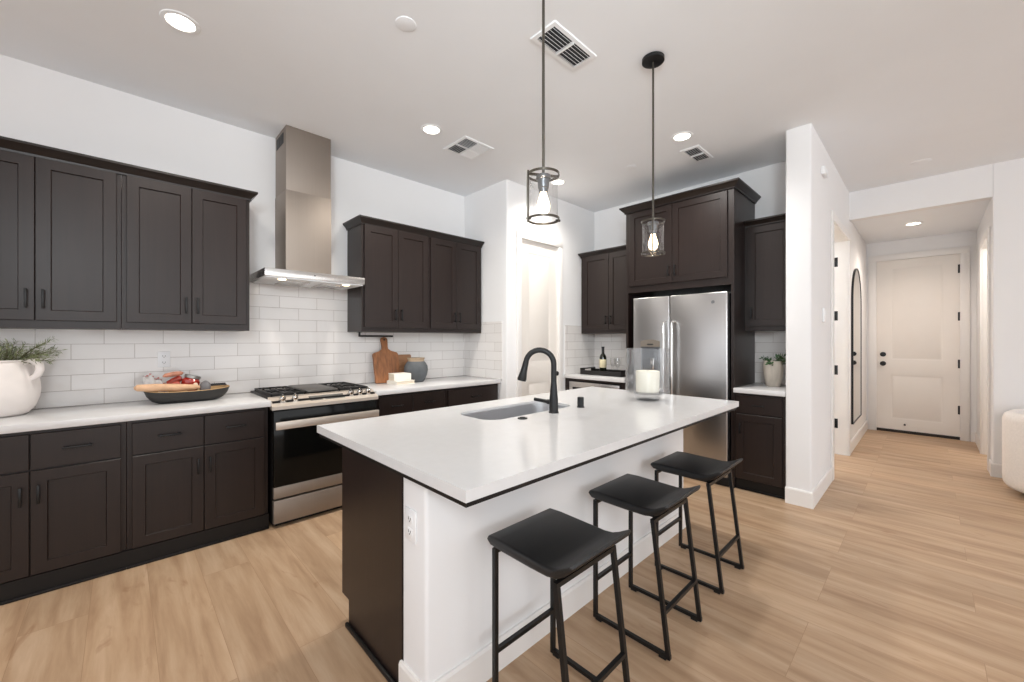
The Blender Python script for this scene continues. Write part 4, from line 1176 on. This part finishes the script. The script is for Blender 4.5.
# jar on its side, sausages
t = thing('preserve_jar', 'red glass jar with grey lid tipped over in the black bowl', 'jar', bc + Vector((0.010, 0.005, 0.128)))
mt = Matrix.Rotation(R(-62), 4, 'X') @ Matrix.Rotation(R(18), 4, 'Y')
mt = Matrix.Rotation(R(16), 4, 'Y')
MB().lathe([(0, -0.055), (0.046, -0.055), (0.052, -0.046), (0.052, 0.020), (0.042, 0.034), (0, 0.034)], n=32).xform(mt).build('glass', 'redjar', t)
MB().lathe([(0.042, 0.033), (0.048, 0.035), (0.048, 0.053), (0.042, 0.055), (0, 0.055)], n=32).xform(mt).build('lid', 'lid', t)
mt2 = Matrix.Translation((0.022, -0.0475, -0.012)) @ Matrix.Rotation(R(90), 4, 'X')
MB().lathe([(0, 0.004), (0.014, 0.004), (0.0145, 0.0)], n=20).xform(mt2).build('sticker', 'paper', t)
for k, (p, q, lab) in enumerate((((-0.115, 0.050, 0.122), (-0.035, 0.045, 0.168), 'upper red wrapped sausage propped against the jar'), ((-0.120, -0.022, 0.112), (-0.048, -0.022, 0.130), 'lower red wrapped sausage lying before the jar'))):
    p, q = bc + Vector(p), bc + Vector(q)
    o = MB().tube([p, p.lerp(q, 0.08), p.lerp(q, 0.5), p.lerp(q, 0.92), q], 0.022, 16, radii=[0.006, 0.020, 0.024, 0.021, 0.006]).build('wrapped_sausage', 'redcloth')
    tag(o, lab, 'sausage')
o = MB().tube([bc + Vector(v) for v in ((-0.14, 0.030, 0.180), (-0.125, 0.030, 0.186), (-0.08, 0.020, 0.194), (-0.04, 0.010, 0.200), (-0.03, 0.010, 0.200))], 0.02, 14, radii=[0.004, 0.014, 0.018, 0.014, 0.004]).build('cured_sausage', 'cured')
tag(o, 'pale cured sausage on top of the pile in the black bowl', 'sausage')
o = MB().lathe([(0, -0.028), (0.022, -0.028), (0.026, -0.015), (0.026, 0.008), (0.018, 0.022), (0.008, 0.03), (0, 0.032)], n=24).build('stone_pestle', 'stone')
o.scale = (1.25, 1.25, 1.2); o.location = bc + Vector((0.088, -0.045, 0.103)); tag(o, 'rounded grey stone standing in the black bowl', 'stone')
t = thing('grater', 'flat black grater lying at the right end of the black bowl', 'grater', bc + Vector((0.165, 0.02, 0.100)), R(6))
MB().box(-0.055, 0.055, -0.022, 0.022, -0.004, 0.004, 0.001).build('handle', 'slot', t)
b = MB()
for i in range(9): b.box(-0.05 + i * 0.012, -0.045 + i * 0.012, -0.018, 0.018, 0.003, 0.012, 0.001)
b.build('ridges', 'slot', t)

# ---------------------------------------------------------------- things right of the range
t = thing('paper_towel_holder', 'black paper towel bar under the wall cabinet right of the hood', 'towel holder', (1.62, 3.75, 1.385))
MB().tube([(0, 0, 0.038), (0, 0, 0.0), (0.012, 0, -0.002), (0.34, 0, -0.002)], 0.0095, 12).build('bar', 'black', t)
MB().box(-0.02, 0.02, -0.02, 0.02, 0.031, 0.037, 0.002).build('mount', 'black', t)
t = thing('cutting_board', 'walnut paddle cutting board leaning on the tile', 'cutting board', (1.930, 3.772, 0.9185))
pl = [(-0.135, 0.012), (-0.125, 0.0), (0.125, 0.0), (0.135, 0.012), (0.135, 0.29), (0.125, 0.305), (0.06, 0.325), (0.032, 0.345), (0.030, 0.37), (0.036, 0.44), (0.028, 0.462), (0.0, 0.468), (-0.028, 0.462), (-0.036, 0.44), (-0.030, 0.37), (-0.032, 0.345), (-0.06, 0.325), (-0.125, 0.305), (-0.135, 0.29)]
lean = Matrix.Translation((0, 0.0, 0)) @ Matrix.Rotation(R(-13), 4, 'X')
MB().prism(pl, 0.0, 0.02, 'xz').xform(lean).build('board', 'walnut', t)
MB().cyl((0, -0.001, 0.44), (0, 0.021, 0.44), 0.010, n=16).xform(lean).build('hanging_hole', 'slot', t)
# second board behind
t = thing('serving_board', 'pale wooden board half hidden behind the paddle board and jug', 'cutting board', (2.13, 3.835, 0.914))
lean = Matrix.Rotation(R(-9), 4, 'X')
MB().prism([(-0.10, 0.0), (0.11, 0.0), (0.11, 0.27), (0.10, 0.28), (-0.10, 0.28), (-0.10, 0.0)][:5], 0.0, 0.02, 'xz').xform(lean).build('board', 'walnut2', t)
o = tag(MB().box(2.055, 2.10, 3.80, 3.845, 0.9145, 1.05, 0.006).build('wooden_block', 'walnut2'), 'small wooden block standing between paddle board and jug', 'block')
bk = [(0.0, 0.25, 0.165, 0.034, R(6)), (0.034, 0.225, 0.15, 0.075, R(-3))]
t = thing('book', 'lower cream book lying open-edged at the foot of the cutting board', 'book', (1.985, 3.625, 0.914), R(5), 'cream books by the cutting board')
MB().box(-0.105, 0.105, -0.085, 0.085, 0.0, 0.004, 0.001).box(-0.105, 0.105, -0.085, 0.085, 0.030, 0.034, 0.001).box(-0.105, -0.101, -0.085, 0.085, 0.0, 0.034).build('cover', 'bookcover', t)
MB().box(-0.101, 0.100, -0.080, 0.080, 0.004, 0.030).build('pages', 'pages', t)
t = thing('book', 'thick cream book resting on top of the lower book', 'book', (1.972, 3.63, 0.948), R(-4), 'cream books by the cutting board')
MB().box(-0.088, 0.088, -0.07, 0.07, 0.0, 0.004, 0.001).box(-0.088, 0.088, -0.07, 0.07, 0.066, 0.070, 0.001).box(-0.088, 0.088, -0.072, -0.068, 0.0, 0.07, 0.001).build('cover', 'bookcover', t)
MB().box(-0.084, 0.084, -0.068, 0.066, 0.004, 0.066).build('pages', 'pages', t)
t = thing('pottery_jug', 'round slate-grey pottery jug on the right countertop', 'jug', (2.19, 3.69, 0.914))
MB().lathe([(0, 0), (0.072, 0), (0.084, 0.01), (0.112, 0.07), (0.121, 0.12), (0.116, 0.165), (0.095, 0.20), (0.083, 0.212)], n=48).build('body', 'jug', t, 60)
MB().lathe([(0.083, 0.212), (0.080, 0.225), (0.088, 0.240), (0.092, 0.246), (0.086, 0.248), (0.074, 0.24), (0.07, 0.225), (0.07, 0.20), (0, 0.18)], n=48).build('neck', 'jugneck', t, 60)

# ---------------------------------------------------------------- drinks tray
t = thing('serving_tray', 'black serving tray with cutout handles beside the refrigerator', 'tray', (4.30, 2.755, 0.914))
b = MB()
tw, tl = 0.16, 0.285
b.box(-tw, tw, -tl, tl, 0.0, 0.012, 0.002)
for s in (-1, 1):
    b.box(s * tw - 0.006, s * tw + 0.006, -tl, tl, 0.0, 0.055, 0.002)
    b.box(-tw, tw, s * tl - 0.006, s * tl + 0.006, 0.0, 0.022, 0.002)
    b.box(-tw, -0.07, s * tl - 0.006, s * tl + 0.006, 0.02, 0.075, 0.002).box(0.07, tw, s * tl - 0.006, s * tl + 0.006, 0.02, 0.075, 0.002).box(-tw, tw, s * tl - 0.006, s * tl + 0.006, 0.062, 0.078, 0.003)
b.build('frame', 'traym', t)
t = thing('wine_bottle', 'dark wine bottle with cream label on the tray', 'bottle', (4.30, 2.815, 0.9265))
MB().lathe([(0, 0), (0.041, 0), (0.0425, 0.004), (0.0425, 0.20), (0.036, 0.224), (0.018, 0.25), (0.0160, 0.264), (0.0160, 0.32), (0.019, 0.322), (0.019, 0.333), (0, 0.333)], n=32).build('glass', 'bottle', t)
MB().lathe([(0.0427, 0.075), (0.0432, 0.076), (0.0432, 0.175), (0.0427, 0.176)], n=32).build('paper_label', 'label', t)
MB().lathe([(0.0164, 0.264), (0.0168, 0.266), (0.0168, 0.316), (0.0195, 0.321), (0.0195, 0.334), (0, 0.3345)], n=24).build('foil', 'slot', t)
def wineglass(label, loc):
    t = thing('wine_glass', label, 'glass', loc, 0, 'wine glasses on the tray')
    MB().lathe([(0.038, 0.0), (0.030, 0.004), (0.006, 0.008), (0.0045, 0.012), (0.0045, 0.085), (0.02, 0.095), (0.036, 0.125), (0.037, 0.15), (0.031, 0.195), (0.030, 0.195), (0.035, 0.15), (0.034, 0.126), (0.018, 0.10), (0.0, 0.096)], n=32).build('bowl', 'glass', t)
    return t
wineglass('clear wine glass nearest the bottle on the tray', (4.34, 2.70, 0.9265))
wineglass('clear wine glass at the tray end by the refrigerator', (4.25, 2.58, 0.9265))

# ---------------------------------------------------------------- succulent
t = thing('plant_pot', 'tall grey-washed pot on the short right countertop', 'pot', (4.36, 1.007, 0.914))
MB().lathe([(0, 0), (0.050, 0), (0.056, 0.006), (0.072, 0.08), (0.081, 0.15), (0.080, 0.20), (0.070, 0.232), (0.066, 0.238), (0.060, 0.234), (0.066, 0.20), (0.066, 0.19), (0, 0.185)], n=44).build('vessel', 'potgrey', t, 60)
t = thing('succulent', 'green leafy succulent growing in the grey pot', 'plant', (4.36, 1.007, 0.914 + 0.185))
sb, lb = MB(), MB()
rnd = random.Random(9)
for i in range(13):
    a = rnd.uniform(0, 2 * PI); tl_ = rnd.uniform(0.4, 1.3)
    sprig(sb, lb, (0.02 * math.cos(a), 0.02 * math.sin(a), 0.0), (math.cos(a) * tl_, math.sin(a) * tl_, 1.0), rnd.uniform(0.09, 0.15), 13, 0.042, 0.009, 0.9, 200 + i)
sb.build('stems', 'stem', t)
lb.build('leaves', 'leaf2', t, 0)
